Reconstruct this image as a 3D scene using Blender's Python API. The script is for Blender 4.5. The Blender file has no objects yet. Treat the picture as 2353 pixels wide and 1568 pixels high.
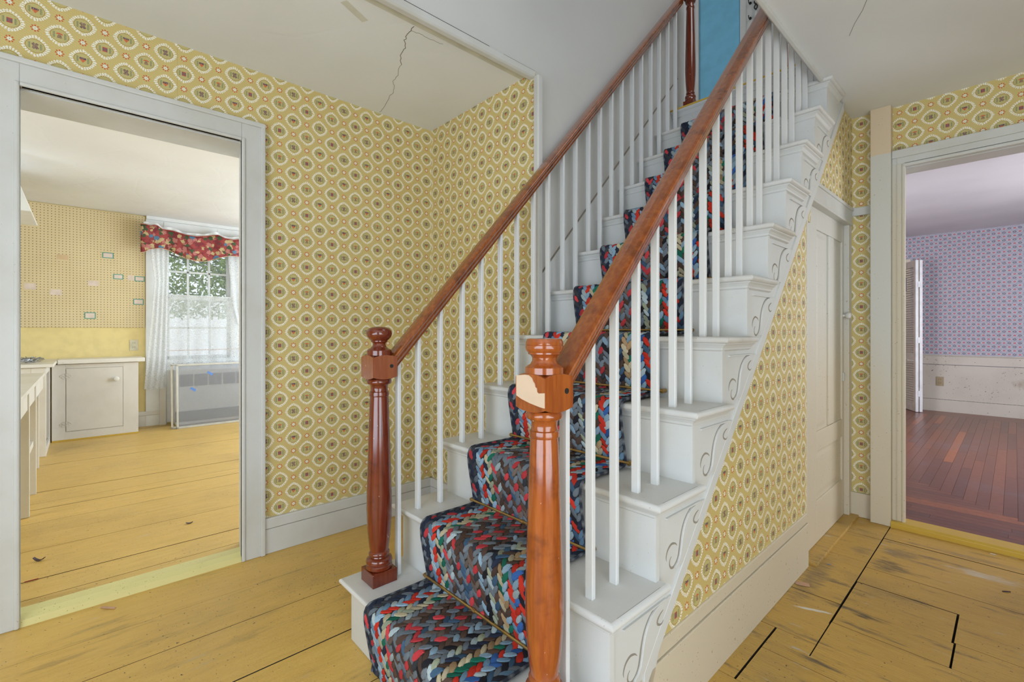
import bpy, bmesh, math, random
from mathutils import Vector, Matrix
random.seed(7)
SC = bpy.context.scene
COL = SC.collection
PI = math.pi

# ------------------------------------------------------------------ camera
cam_d = bpy.data.cameras.new('camera'); cam = bpy.data.objects.new('camera', cam_d); COL.objects.link(cam)
cam.location = (0.5666, -0.6193, 1.0182)
cam.rotation_euler = (PI / 2, 0, 0.8255)
cam_d.sensor_fit = 'HORIZONTAL'; cam_d.sensor_width = 36.0
cam_d.lens = 1065.86 * 36 / 2353
cam_d.shift_y = -23.2 / 2353
cam_d.clip_start = 0.02; cam_d.clip_end = 200
SC.camera = cam

# ------------------------------------------------------------------ world, lights, exposure
W = bpy.data.worlds.new('world'); SC.world = W; W.use_nodes = True
wn = W.node_tree.nodes; wn.clear()
wo = wn.new('ShaderNodeOutputWorld'); wb = wn.new('ShaderNodeBackground'); ws = wn.new('ShaderNodeTexSky')
ws.sky_type = 'HOSEK_WILKIE'; ws.turbidity = 4.0; ws.ground_albedo = 0.4
ws.sun_direction = Vector((0.25, 0.45, 0.85)).normalized()
wm = wn.new('ShaderNodeMix'); wm.data_type = 'RGBA'; wm.inputs[0].default_value = 0.62
wm.inputs[7].default_value = (0.86, 0.93, 1.0, 1)
W.node_tree.links.new(ws.outputs[0], wm.inputs[6])
W.node_tree.links.new(wm.outputs[2], wb.inputs[0]); wb.inputs[1].default_value = 1.6
W.node_tree.links.new(wb.outputs[0], wo.inputs[0])

def area(name, loc, target, sx, sy, power, color=(1, 1, 1), spread=PI):
    d = bpy.data.lights.new(name, 'AREA'); d.shape = 'RECTANGLE'; d.size = sx; d.size_y = sy
    d.energy = power; d.color = color; d.spread = spread
    o = bpy.data.objects.new(name, d); COL.objects.link(o); o.location = loc
    o.rotation_euler = (Vector(target) - Vector(loc)).to_track_quat('-Z', 'Y').to_euler()
    return o
# area lamps outside the frame imitate daylight; the walls behind them are solid
area('hall_front_fill_light', (0.2, -2.36, 1.10), (-0.5, 0.6, 2.2), 2.2, 1.9, 72, (0.73, 0.85, 1.0))  # added fill lamp, tilted up to brighten the ceiling
area('hall_side_window_light', (2.08, -0.3, 1.05), (-1.0, 0.7, 1.95), 1.9, 1.8, 56, (0.78, 0.88, 1.0))
area('kitchen_end_fill_light', (-4.0, 2.30, 1.3), (-4.2, -1.0, 1.7), 2.6, 1.5, 104, (0.72, 0.85, 1.0))  # added kitchen fill; no window in this end wall
area('kitchen_side_fill_light', (-3.0, -2.9, 1.3), (-4.2, 0.5, 1.4), 2.0, 1.3, 54, (0.76, 0.87, 1.0))  # added fill from the opposite end, likewise no window
area('red_room_fill_light', (2.36, 4.9, 1.2), (-0.3, 5.6, 1.1), 2.6, 1.5, 150, (0.93, 0.95, 1.0))  # added lamp that brightens the red floored room
area('red_room_left_fill_light', (-1.4, 4.4, 1.4), (0.6, 6.6, 0.9), 1.2, 1.4, 36, (0.95, 0.96, 1.0))  # second added fill for the red floored room
area('stair_head_window_light', (-2.4, 2.8, 3.6), (-0.9, 2.8, 3.3), 0.8, 1.2, 8, (0.90, 0.94, 1.0))
area('upper_hall_window_light', (0.7, 1.4, 4.0), (-0.6, 1.6, 2.6), 1.1, 1.3, 18, (0.97, 0.98, 1.0))
SC.view_settings.view_transform = 'Standard'; SC.view_settings.look = 'None'
SC.view_settings.gamma = 1.0; SC.view_settings.use_curve_mapping = False
SC.view_settings.exposure = 0.18
SC.cycles.use_denoising = True
SC.cycles.use_adaptive_sampling = True; SC.cycles.adaptive_threshold = 0.02
SC.cycles.max_bounces = 7; SC.cycles.diffuse_bounces = 4; SC.cycles.glossy_bounces = 3
SC.cycles.transparent_max_bounces = 12; SC.cycles.transmission_bounces = 4
SC.cycles.caustics_reflective = False; SC.cycles.caustics_refractive = False

# ------------------------------------------------------------------ node helpers
class E:
    """tiny expression builder over Math nodes"""
    def __init__(s, t, v): s.t = t; s.v = v
    def _op(s, op, *a, clamp=False):
        n = s.t.nodes.new('ShaderNodeMath'); n.operation = op; n.use_clamp = clamp
        for i, x in enumerate((s,) + a):
            x = x.v if isinstance(x, E) else x
            if isinstance(x, (int, float)): n.inputs[i].default_value = x
            else: s.t.links.new(x, n.inputs[i])
        return E(s.t, n.outputs[0])
    def __add__(s, o): return s._op('ADD', o)
    __radd__ = __add__
    def __sub__(s, o): return s._op('SUBTRACT', o)
    def __rsub__(s, o): return (s * -1.0) + o
    def __mul__(s, o): return s._op('MULTIPLY', o)
    __rmul__ = __mul__
    def __truediv__(s, o): return s._op('DIVIDE', o)
    def __lt__(s, o): return s._op('LESS_THAN', o)
    def __gt__(s, o): return s._op('GREATER_THAN', o)
    def abs(s): return s._op('ABSOLUTE')
    def sqrt(s): return s._op('SQRT')
    def sin(s): return s._op('SINE')
    def cos(s): return s._op('COSINE')
    def floor(s): return s._op('FLOOR')
    def round(s): return s._op('ROUND')
    def mod2(s): return s._op('FLOORED_MODULO', 2.0)
    def min(s, o): return s._op('MINIMUM', o)
    def max(s, o): return s._op('MAXIMUM', o)
    def atan2(s, o): return s._op('ARCTAN2', o)
    def sat(s): return s._op('ADD', 0.0, clamp=True)
    def band(s, a, b): return (s > a) * (s < b)
def mixf(f, a, b): return a + (b - a) * f
def mixc(t, f, a, b, blend='MIX'):
    n = t.nodes.new('ShaderNodeMix'); n.data_type = 'RGBA'; n.blend_type = blend; n.clamp_factor = True
    for i, x in ((0, f), (6, a), (7, b)):
        x = x.v if isinstance(x, E) else x
        if isinstance(x, (int, float)): n.inputs[i].default_value = x
        elif isinstance(x, tuple): n.inputs[i].default_value = x + (1,) if len(x) == 3 else x
        else: t.links.new(x, n.inputs[i])
    return n.outputs[2]
def coords(t):
    n = t.nodes.new('ShaderNodeTexCoord'); s = t.nodes.new('ShaderNodeSeparateXYZ'); t.links.new(n.outputs['Object'], s.inputs[0])
    return n.outputs['Object'], E(t, s.outputs[0]), E(t, s.outputs[1]), E(t, s.outputs[2])
def comb(t, x, y, z):
    n = t.nodes.new('ShaderNodeCombineXYZ')
    for i, a in enumerate((x, y, z)):
        a = a.v if isinstance(a, E) else a
        if isinstance(a, (int, float)): n.inputs[i].default_value = a
        else: t.links.new(a, n.inputs[i])
    return n.outputs[0]
def noise(t, vec, scale, detail=3, rough=0.5, w=0):
    n = t.nodes.new('ShaderNodeTexNoise'); n.inputs['Scale'].default_value = scale
    n.inputs['Detail'].default_value = detail; n.inputs['Roughness'].default_value = rough
    if vec is not None: t.links.new(vec, n.inputs['Vector'])
    return E(t, n.outputs['Fac'])
def voro(t, vec, scale, feature='F1', out='Distance'):
    n = t.nodes.new('ShaderNodeTexVoronoi'); n.feature = feature; n.inputs['Scale'].default_value = scale
    t.links.new(vec, n.inputs['Vector'])
    return n.outputs[out]
def ramp(t, f, a, b):
    n = t.nodes.new('ShaderNodeMapRange'); n.interpolation_type = 'SMOOTHSTEP'
    t.links.new(f.v if isinstance(f, E) else f, n.inputs[0]); n.inputs[1].default_value = a; n.inputs[2].default_value = b
    return E(t, n.outputs[0])
def vmap(t, vec, sc):
    n = t.nodes.new('ShaderNodeMapping'); n.inputs['Scale'].default_value = sc; t.links.new(vec, n.inputs[0]); return n.outputs[0]
def mat(name, rough=0.5, spec=0.4, metal=0.0):
    m = bpy.data.materials.new(name); m.use_nodes = True
    b = m.node_tree.nodes['Principled BSDF']
    b.inputs['Roughness'].default_value = rough; b.inputs['Metallic'].default_value = metal
    b.inputs['Specular IOR Level'].default_value = spec
    return m, m.node_tree, b
def setc(t, b, c):
    if isinstance(c, tuple): b.inputs['Base Color'].default_value = c + (1,) if len(c) == 3 else c
    else: t.links.new(c, b.inputs['Base Color'])
def bump(t, b, h, strength=0.3, dist=0.002):
    n = t.nodes.new('ShaderNodeBump'); n.inputs['Strength'].default_value = strength; n.inputs['Distance'].default_value = dist
    t.links.new(h.v if isinstance(h, E) else h, n.inputs['Height']); t.links.new(n.outputs[0], b.inputs['Normal'])

def paint(name, c, rough=0.42, chips=0.5, dirt=0.25, c2=None, streak=(1, 1, 1), chipc=(0.16, 0.12, 0.08)):
    """old brush paint: faint unevenness, tiny dark chips"""
    m, t, b = mat(name, rough)
    o, x, y, z = coords(t)
    n1 = noise(t, vmap(t, o, streak), 3.0, 4, 0.6)
    n2 = noise(t, o, 160, 2, 0.6)
    n3 = noise(t, o, 11, 3)
    c2 = c2 or tuple(v * f for v, f in zip(c, (0.86, 0.83, 0.76)))
    col = mixc(t, ramp(t, n1, 0.40, 0.75) * dirt * 2.2, c, c2)
    chip = ramp(t, n2 + (n3 * 0.22), 0.885 - 0.03 * chips, 0.93 - 0.03 * chips) if chips > 0 else None
    if chip is not None: col = mixc(t, chip * 0.8, col, chipc)
    setc(t, b, col)
    bump(t, b, noise(t, vmap(t, o, streak), 38, 4, 0.6), 0.25, 0.002)
    return m

def plaster(name, c, c2, rough=0.6, spec=0.25):
    m, t, b = mat(name, rough, spec)
    o, x, y, z = coords(t)
    n1 = noise(t, o, 1.3, 3)
    setc(t, b, mixc(t, ramp(t, n1, 0.35, 0.7), c, c2))
    n2 = noise(t, o, 3.5, 4, 0.45)
    v = ramp(t, E(t, voro(t, o, 3.2, 'DISTANCE_TO_EDGE')), 0.0, 0.05)
    bump(t, b, n2 + v * 0.05, 0.5, 0.012)
    return m

def wallpaper(name, axis, u0, v0, flip=0):
    m, t, b = mat(name, 0.55, 0.3)
    o, x, y, z = coords(t)
    u = y if axis == 'y' else x
    DU, DV = 0.1226, 0.1255
    def cell(du, dv):
        a = (u - (u0 + du)) / DU; c = (z - (v0 + dv)) / DV
        ia, ic = a.round(), c.round()
        return (a - ia) * DU, (c - ic) * DV, ia, ic
    pa, qa, ia, ja = cell(0, 0); pb, qb, ib, jb = cell(DU / 2, DV / 2)
    da = (pa * pa + qa * qa); db = (pb * pb + qb * qb)
    isA = da < db
    p = mixf(isA, pb, pa); q = mixf(isA, qb, qa)
    ty = (mixf(isA, ib, ia) + mixf(isA, jb, ja) + flip).mod2()
    ap, aq = p.abs(), q.abs()
    r = (p * p + q * q).sqrt()
    fc = comb(t, u, z, 0.0)
    # linen ground
    ds = 2 * PI / 0.0052
    dots = ((u * ds).sin() * (z * ds * 0.9).sin())
    base = mixc(t, ramp(t, dots, 0.0, 0.5) * 0.75, (0.67, 0.545, 0.225), (0.40, 0.285, 0.085))
    blot = noise(t, o, 2.2, 3)
    base = mixc(t, ramp(t, blot, 0.45, 0.75) * 0.35, base, (0.50, 0.36, 0.12))
    # white lace wreath
    th = q.atan2(p)
    rd = r * 0.62 + (ap + aq) * 0.315
    wv = noise(t, fc, 330, 2, 0.5)
    lace = (rd + (wv - 0.5) * 0.012).band(0.0262, 0.0362) * ((wv + ((th * 26).sin() * 0.10)) > 0.465)
    orange = rd.band(0.024, 0.038) * (noise(t, fc, 260, 1) > 0.64)
    c = mixc(t, orange * 0.5, base, (0.60, 0.22, 0.05))
    c = mixc(t, lace * 0.96, c, (0.86, 0.86, 0.79))
    # medallion
    re = ((p * 0.97) * (p * 0.97) + (q * 1.03) * (q * 1.03)).sqrt()
    c = mixc(t, re < 0.0245, c, (0.53, 0.455, 0.19))
    ring = re.band(0.0222, 0.0240)
    c = mixc(t, ring * 0.85, c, (0.34, 0.22, 0.05))
    lv = ((p * p) * 0.55 + (q * q) * 1.2).sqrt()
    leaf = ap.band(0.0115, 0.0185) * (aq < 0.011) * (((z * 1900).sin() + (ap * 900).cos() * 0.6) > -0.25)
    c = mixc(t, leaf * 0.75, c, (0.10, 0.17, 0.11))
    nz = noise(t, fc, 420, 1)
    # motifs: hall / bell on one lattice, shield / bird on the other
    A0 = isA * (ty < 0.5); A1 = isA * (ty > 0.5); B0 = (1 - isA) * (ty < 0.5); B1 = (1 - isA) * (ty > 0.5)
    box = (ap < 0.0072) * (aq < 0.0085)
    c = mixc(t, A0 * box, c, (0.17, 0.13, 0.15))
    c = mixc(t, A0 * box * ((aq > 0.0058) + ((ap * 900).sin() > 0.3) * 0.5).sat() * 0.9, c, (0.55, 0.09, 0.05))
    arc = ap.band(-1, 0.0085) * (q + ap * ap * 40).band(0.0055, 0.0092)
    bell = (ap < (0.0048 - q * 0.25)) * q.band(-0.0095, 0.0045)
    c = mixc(t, A1 * bell * 0.85, c, mixc(t, nz > 0.5, (0.13, 0.08, 0.10), (0.42, 0.24, 0.12)))
    c = mixc(t, A1 * arc, c, (0.62, 0.10, 0.04))
    top = (ap < 0.0092) * q.band(0.0010, 0.0078)
    low = (ap < (0.0082 + q * 0.75)) * q.band(-0.0105, 0.0010)
    c = mixc(t, B0 * top * (nz > 0.40), c, (0.12, 0.06, 0.11))
    c = mixc(t, B0 * low, c, mixc(t, (p * 2100).sin() > 0.2, (0.68, 0.22, 0.07), (0.50, 0.10, 0.05)))
    wing = ((p * 0.8 + q * 0.6).abs() < 0.0045) + ((p * 0.8 - q * 0.5).abs() < 0.0035)
    bird = wing.sat() * (r < 0.0115) * (nz > 0.42)
    c = mixc(t, B1 * bird * 0.92, c, (0.13, 0.06, 0.10))
    c = mixc(t, B1 * (r < 0.009) * (nz > 0.62) * 0.8, c, (0.48, 0.27, 0.18))
    # small red flowers between
    pa, qa, _, _ = cell(0, DV / 2); pb, qb, _, _ = cell(DU / 2, 0)
    fa = (pa * pa + qa * qa) < (pb * pb + qb * qb)
    fp = mixf(fa, pb, pa); fq = mixf(fa, qb, qa)
    fr = (fp * fp + fq * fq).sqrt(); ft = fq.atan2(fp)
    pet = fr.band(0.0066, 0.0123) * (((ft * 8).cos() + (0.0097 - fr).abs() * -260) > -0.25)
    c = mixc(t, (fr < 0.0060) * 0.9, c, (0.78, 0.78, 0.70))
    c = mixc(t, pet * 0.95, c, (0.57, 0.075, 0.035))
    c = mixc(t, fr < 0.0012, c, (0.2, 0.1, 0.05))
    # paper seams every 20.5 inches or so
    su = ((u - (u0 - 0.39)) / 0.4903); seam = (su - su.round()).abs() < 0.0013
    c = mixc(t, seam * 0.4, c, (0.28, 0.18, 0.06))
    spots = noise(t, o, 46, 2, 0.7)
    c = mixc(t, (ramp(t, spots, 0.77, 0.80)) * 0.8, c, (0.10, 0.07, 0.04))
    setc(t, b, c)
    bump(t, b, dots, 0.12, 0.001)
    return m

M = {}
M['trim'] = paint('aged_white_paint', (0.595, 0.60, 0.58), 0.38, 0.9, 0.30, streak=(1, 1, 1))
M['stair'] = paint('stair_white_paint', (0.63, 0.64, 0.63), 0.36, 1.0, 0.3, c2=(0.54, 0.53, 0.49))
M['treadp'] = paint('worn_tread_paint', (0.645, 0.645, 0.63), 0.40, 2.2, 0.45, c2=(0.54, 0.51, 0.46))
M['spindle'] = paint('spindle_paint', (0.68, 0.69, 0.69), 0.34, 0.2, 0.1)
M['ceil'] = plaster('ceiling_plaster', (0.76, 0.775, 0.775), (0.71, 0.72, 0.715), 0.6)
M['plast'] = plaster('stairwell_plaster', (0.60, 0.60, 0.575), (0.55, 0.55, 0.53), 0.38, 0.4)
M['kceil'] = plaster('kitchen_ceiling_paint', (0.77, 0.765, 0.755), (0.72, 0.71, 0.70))
M['rceil'] = plaster('pale_ceiling_paint', (0.60, 0.57, 0.60), (0.54, 0.51, 0.54))
M['wpL'] = wallpaper('wallpaper_left', 'y', 0.052, 1.703)
M['wpB'] = wallpaper('wallpaper_back', 'x', -1.658, 2.133, 1)
M['wpU'] = wallpaper('wallpaper_understair', 'y', 0.540, 0.260)
M['wpR'] = wallpaper('wallpaper_right', 'x', 0.219, 2.159)
M['wpS'] = wallpaper('wallpaper_corner', 'x', -0.004, 2.155)

def floor_paint(name, c, along, wear=0.5, dark=0.5, white=0.4, rough=0.33):
    m, t, b = mat(name, rough, 0.45)
    o, x, y, z = coords(t)
    oi = t.nodes.new('ShaderNodeObjectInfo')
    geo = t.nodes.new('ShaderNodeNewGeometry')
    sc = (9, 1, 1) if along == 'y' else (1, 9, 1)
    wp_ = geo.outputs['Position']
    g1 = noise(t, vmap(t, wp_, sc), 5, 5, 0.65)
    g2 = noise(t, wp_, 1.7, 4, 0.6)
    g3 = noise(t, vmap(t, wp_, tuple(v * 0.6 + 0.4 for v in sc)), 2.6, 5, 0.7)
    col = mixc(t, ramp(t, g1, 0.35, 0.72) * 0.6, c, tuple(v * f for v, f in zip(c, (0.80, 0.76, 0.62))))
    col = mixc(t, E(t, oi.outputs['Random']) * 0.22, col, tuple(v * 0.80 for v in c))
    col = mixc(t, ramp(t, g2, 0.47, 0.72) * wear, col, (0.36, 0.235, 0.085))
    col = mixc(t, ramp(t, g3, 0.54, 0.70) * dark, col, (0.13, 0.095, 0.055))
    sp = noise(t, wp_, 90, 2, 0.7)
    col = mixc(t, ramp(t, sp + g2 * 0.2, 0.775, 0.81), col, (0.09, 0.06, 0.035))
    wh = noise(t, vmap(t, wp_, tuple(v * 0.5 + 0.5 for v in sc[::1])), 4.1, 4, 0.7)
    col = mixc(t, ramp(t, wh, 0.62, 0.72) * white, col, (0.52, 0.50, 0.45))
    if name.startswith('worn'):
        px_, py_, pz_ = (E(t, q) for q in (lambda sp_: (t.links.new(wp_, sp_.inputs[0]), sp_.outputs)[1])(t.nodes.new('ShaderNodeSeparateXYZ')))
        nn_ = noise(t, vmap(t, wp_, (1, 6, 1)), 14, 5, 0.7)
        for (cx, cy, rx, ry, cc, am) in ((0.195, 1.945, 0.085, 0.10, (0.10, 0.075, 0.05), 0.85), (0.21, 2.12, 0.09, 0.09, (0.16, 0.12, 0.075), 0.7), (0.20, 1.425, 0.05, 0.022, (0.07, 0.05, 0.035), 0.95), (0.09, 2.03, 0.06, 0.07, (0.17, 0.125, 0.08), 0.6),
                                         (0.0, 1.60, 0.06, 0.35, (0.17, 0.12, 0.07), 0.7), (0.48, 2.13, 0.16, 0.05, (0.58, 0.57, 0.54), 0.6), (0.45, 2.30, 0.25, 0.04, (0.2, 0.14, 0.08), 0.5)):
            a_ = (px_ - cx) / rx; c_ = (py_ - cy) / ry
            col = mixc(t, ramp(t, nn_ * 1.5 - (a_ * a_ + c_ * c_) * 0.45, 0.42, 0.85) * am, col, cc)
        a_ = (px_ - 0.068) / 0.062; c_ = (py_ - 1.338 - (px_ - 0.068) * 0.42) / 0.010
        col = mixc(t, ramp(t, nn_ * 0.8 - (a_ * a_ + c_ * c_) * 0.3, 0.05, 0.35) * 0.9, col, (0.72, 0.70, 0.64))
    setc(t, b, col)
    gr = noise(t, vmap(t, wp_, sc), 22, 6, 0.7)
    rr = ramp(t, gr, 0.2, 0.8) * 0.25 + rough - 0.1
    t.links.new(rr.v, b.inputs['Roughness'])
    bump(t, b, gr + sp * 0.3, 0.55, 0.003)
    return m
M['floorL'] = floor_paint('yellow_floor_paint', (0.74, 0.475, 0.125), 'y', 0.34, 0.36, 0.3, 0.33)
M['floorR'] = floor_paint('worn_yellow_floor_paint', (0.58, 0.36, 0.085), 'x', 0.85, 1.0, 1.0, 0.36)
M['floorK'] = floor_paint('kitchen_floor_paint', (0.66, 0.43, 0.12), 'y', 0.35, 0.15, 0.35, 0.36)
M['dark'] = mat('gap_dark', 0.9)[0]; M['dark'].node_tree.nodes['Principled BSDF'].inputs['Base Color'].default_value = (0.03, 0.02, 0.012, 1)
M['sill_lime'] = paint('lime_sill_paint', (0.70, 0.63, 0.27), 0.45, 2.6, 0.3, streak=(1, 1, 1), chipc=(0.2, 0.16, 0.05))
M['sill_gold'] = paint('gold_sill_paint', (0.58, 0.38, 0.055), 0.35, 0.6, 0.3)

def redwood():
    m, t, b = mat('oxblood_strip_floor', 0.30, 0.5)
    geo = t.nodes.new('ShaderNodeNewGeometry'); wp_ = geo.outputs['Position']
    oi = t.nodes.new('ShaderNodeObjectInfo'); r = E(t, oi.outputs['Random'])
    g = noise(t, wp_, 30, 4, 0.6); g2 = noise(t, wp_, 1.6, 4, 0.6)
    c = mixc(t, r, (0.115, 0.040, 0.027), (0.21, 0.070, 0.036))
    c = mixc(t, (r > 0.9) * 0.6, c, (0.36, 0.11, 0.035))
    c = mixc(t, ramp(t, g, 0.4, 0.75) * 0.4, c, (0.07, 0.022, 0.02))
    c = mixc(t, ramp(t, g2, 0.52, 0.75) * 0.45, c, (0.16, 0.115, 0.13))
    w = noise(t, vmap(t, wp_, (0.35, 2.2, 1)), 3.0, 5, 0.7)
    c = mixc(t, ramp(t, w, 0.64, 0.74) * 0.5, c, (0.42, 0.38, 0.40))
    setc(t, b, c); bump(t, b, g, 0.15, 0.001)
    return m
M['redfloor'] = redwood()

def cherry(name, c1, c2, cd, spots=1.0):
    m, t, b = mat(name, 0.16, 0.6)
    b.inputs['Coat Weight'].default_value = 0.35; b.inputs['Coat Roughness'].default_value = 0.08
    o, x, y, z = coords(t)
    g = noise(t, vmap(t, o, (14, 14, 1.2)), 6, 4, 0.6)
    g2 = noise(t, o, 9, 4, 0.65)
    c = mixc(t, ramp(t, g, 0.35, 0.7), c1, c2)
    c = mixc(t, ramp(t, g2, 0.50, 0.72) * 0.75, c, cd)
    sp = noise(t, vmap(t, o, (1, 1, 0.6)), 95, 2, 0.6)
    c = mixc(t, ramp(t, sp + g2 * 0.15, 0.815, 0.85) * spots, c, (0.62, 0.55, 0.48))
    setc(t, b, c); bump(t, b, g2 + g * 0.4, 0.12, 0.002)
    return m
M['newelL'] = cherry('dark_cherry_varnish', (0.125, 0.018, 0.006), (0.175, 0.029, 0.008), (0.055, 0.008, 0.004), 1.0)
M['newelR'] = cherry('orange_cherry_varnish', (0.27, 0.058, 0.011), (0.37, 0.095, 0.016), (0.10, 0.018, 0.008), 0.7)
M['rail'] = cherry('handrail_varnish', (0.24, 0.058, 0.012), (0.31, 0.090, 0.018), (0.07, 0.018, 0.008), 0.25)
M['scuffed'] = cherry('scuffed_cherry', (0.24, 0.060, 0.025), (0.28, 0.085, 0.035), (0.14, 0.035, 0.02), 0.4)
def plain(name, c, rough=0.5, spec=0.4, metal=0.0, var=0.12):
    m, t, b = mat(name, rough, spec, metal)
    o, x, y, z = coords(t)
    n = noise(t, o, 14, 3)
    setc(t, b, mixc(t, ramp(t, n, 0.35, 0.7), c, tuple(v * (1 - var) for v in c)))
    return m
M['patch'] = plain('bare_pale_wood', (0.66, 0.50, 0.36), 0.6)
M['brass'] = plain('aged_brass', (0.55, 0.36, 0.13), 0.35, 0.5, 0.85, 0.4)
M['blue'] = plain('blue_door_paint', (0.19, 0.50, 0.70), 0.35, 0.4, 0, 0.1)
M['knob'] = plain('white_porcelain', (0.78, 0.77, 0.74), 0.12, 0.6)
M['ironblack'] = plain('black_iron', (0.03, 0.03, 0.03), 0.5, 0.4, 0.4)
M['ylw'] = plain('yellow_wall_paint', (0.74, 0.60, 0.27), 0.5, 0.35, 0, 0.08)
M['cab'] = paint('cream_cabinet_paint', (0.67, 0.64, 0.60), 0.42, 0.7, 0.3, c2=(0.58, 0.545, 0.50))
M['ctop'] = paint('counter_paint', (0.74, 0.71, 0.66), 0.35, 0.8, 0.3)
M['bench'] = paint('bench_paint', (0.66, 0.63, 0.57), 0.4, 1.0, 0.3)
M['inner'] = plain('dark_cupboard_inside', (0.05, 0.03, 0.02), 0.8)
M['green'] = plain('old_green_edge', (0.25, 0.35, 0.22), 0.6)
M['winw'] = plain('window_white', (0.75, 0.76, 0.76), 0.35, 0.4, 0, 0.05)
M['outlet'] = plain('ivory_plastic', (0.62, 0.57, 0.42), 0.3)
M['tan_outlet'] = plain('tan_plastic', (0.33, 0.26, 0.16), 0.35)
M['slot'] = plain('slot_black', (0.02, 0.02, 0.02), 0.6)
M['pink'] = plain('faded_pink_card', (0.70, 0.58, 0.50), 0.7)
M['teal'] = plain('teal_card_border', (0.06, 0.30, 0.24), 0.6)
M['cardmark'] = plain('bare_board_mark', (0.62, 0.44, 0.26), 0.7)
M['rad'] = plain('radiator_paint', (0.68, 0.69, 0.70), 0.4)
M['radgrey'] = plain('radiator_grille', (0.24, 0.25, 0.27), 0.5)
M['alu'] = plain('aluminium_frame', (0.62, 0.63, 0.63), 0.35, 0.5, 0.5)
M['tape'] = plain('blue_tape', (0.12, 0.25, 0.62), 0.6)
M['wire'] = plain('steel_wire', (0.35, 0.36, 0.38), 0.35, 0.5, 0.8, 0.4)
M['beige_post'] = None
M['louver'] = plain('louver_paint', (0.60, 0.53, 0.43), 0.5)
M['lit_edge'] = plain('shutter_edge_lit', (0.66, 0.67, 0.70), 0.4)  # brighter than the louvers: window light on the edges put into the colour
M['bark'] = plain('tree_bark', (0.12, 0.09, 0.06), 0.8)
M['leafg'] = None
M['crack'] = plain('crack_dark', (0.19, 0.17, 0.14), 0.9)  # even dark tone for ceiling cracks and tread return joints
M['groove'] = plain('groove_shade_grime', (0.30, 0.27, 0.22), 0.8)  # dark tone: painted scroll shade plus dirt, reused on the skirt joint
M['tan_tape'] = plain('ceiling_tape', (0.62, 0.61, 0.52), 0.6)
M['scrapw'] = plain('paint_chip_white', (0.75, 0.72, 0.66), 0.6)
M['scrapp'] = plain('wood_scrap_pink', (0.55, 0.33, 0.22), 0.6)
M['scrapd'] = plain('dark_scrap', (0.05, 0.025, 0.03), 0.5)
M['scrapr'] = plain('red_scrap', (0.33, 0.06, 0.04), 0.6)

# post: bare beige above, painted below with yellowed foot
def post_mat(name, top_z):
    m, t, b = mat(name, 0.45)
    o, x, y, z = coords(t)
    n = noise(t, vmap(t, o, (6, 6, 1)), 5, 4, 0.6); n2 = noise(t, o, 120, 2)
    foot = ramp(t, z + n * 0.25 + x * 2.2, 1.42, 0.78)
    c = mixc(t, foot * 0.8, (0.60, 0.595, 0.55), (0.62, 0.535, 0.39))
    if top_z: c = mixc(t, (z + n * 0.02) > top_z, c, (0.66, 0.54, 0.38))
    c = mixc(t, ramp(t, n2 + n * 0.25, 0.83, 0.87), c, (0.28, 0.17, 0.07))
    setc(t, b, c); bump(t, b, n, 0.2, 0.002)
    return m
M['beige_post'] = post_mat('post_paint', 1.955)
M['footed'] = post_mat('yellowed_foot_paint', 0)
def leafmat():
    m, t, b = mat('tree_leaves', 0.5)
    oi = t.nodes.new('ShaderNodeNewGeometry')
    n = noise(t, oi.outputs['Position'], 6, 3)
    setc(t, b, mixc(t, ramp(t, n, 0.3, 0.7), (0.06, 0.17, 0.02), (0.26, 0.42, 0.05)))
    return m
M['leafg'] = leafmat()
def peg_mat():
    m, t, b = mat('pegboard_tan', 0.55)
    o, x, y, z = coords(t)
    P = 0.02535
    a = (y + 1.0255) / P; c = (z - 1.133) / P
    p = (a - a.round()) * P; q = (c - c.round()) * P
    r = (p * p + q * q).sqrt()
    n = noise(t, o, 4, 3)
    col = mixc(t, ramp(t, n, 0.35, 0.7) * 0.5, (0.66, 0.54, 0.32), (0.60, 0.48, 0.27))
    col = mixc(t, r < 0.0036, col, (0.10, 0.065, 0.03))
    setc(t, b, col)
    return m
M['peg'] = peg_mat()
def redpaper():
    m, t, b = mat('mauve_wallpaper', 0.6)
    o, x, y, z = coords(t)
    DX, DZ = 0.0827, 0.0875
    def nearest(offs):
        P = Q = None
        for du, dv in offs:
            a = (x - (-0.095 + du)) / DX; c = (z - (2.016 + dv)) / DZ
            p = (a - a.round()) * DX; q = (c - c.round()) * DZ
            if P is None: P, Q = p, q
            else:
                k = (p * p + q * q) < (P * P + Q * Q)
                P, Q = mixf(k, P, p), mixf(k, Q, q)
        return P, Q
    p, q = nearest([(0, 0), (DX / 2, DZ / 2)])
    r = ((p * 0.8) * (p * 0.8) + q * q).sqrt()
    base = mixc(t, noise(t, o, 150, 2) > 0.58, (0.36, 0.355, 0.42), (0.25, 0.255, 0.33))
    c = mixc(t, (r < 0.0145), base, (0.42, 0.41, 0.47))
    c = mixc(t, r.band(0.0025, 0.0088), c, (0.42, 0.085, 0.095))
    p, q = nearest([(0, DZ / 2), (DX / 2, 0)])
    r = ((p * 0.8) * (p * 0.8) + q * q).sqrt(); th = q.atan2(p)
    c = mixc(t, r.band(0.005, 0.0115) * ((th * 7).cos() > -0.6), c, (0.075, 0.07, 0.09))
    setc(t, b, c)
    return m
M['redpaper'] = redpaper()
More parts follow.
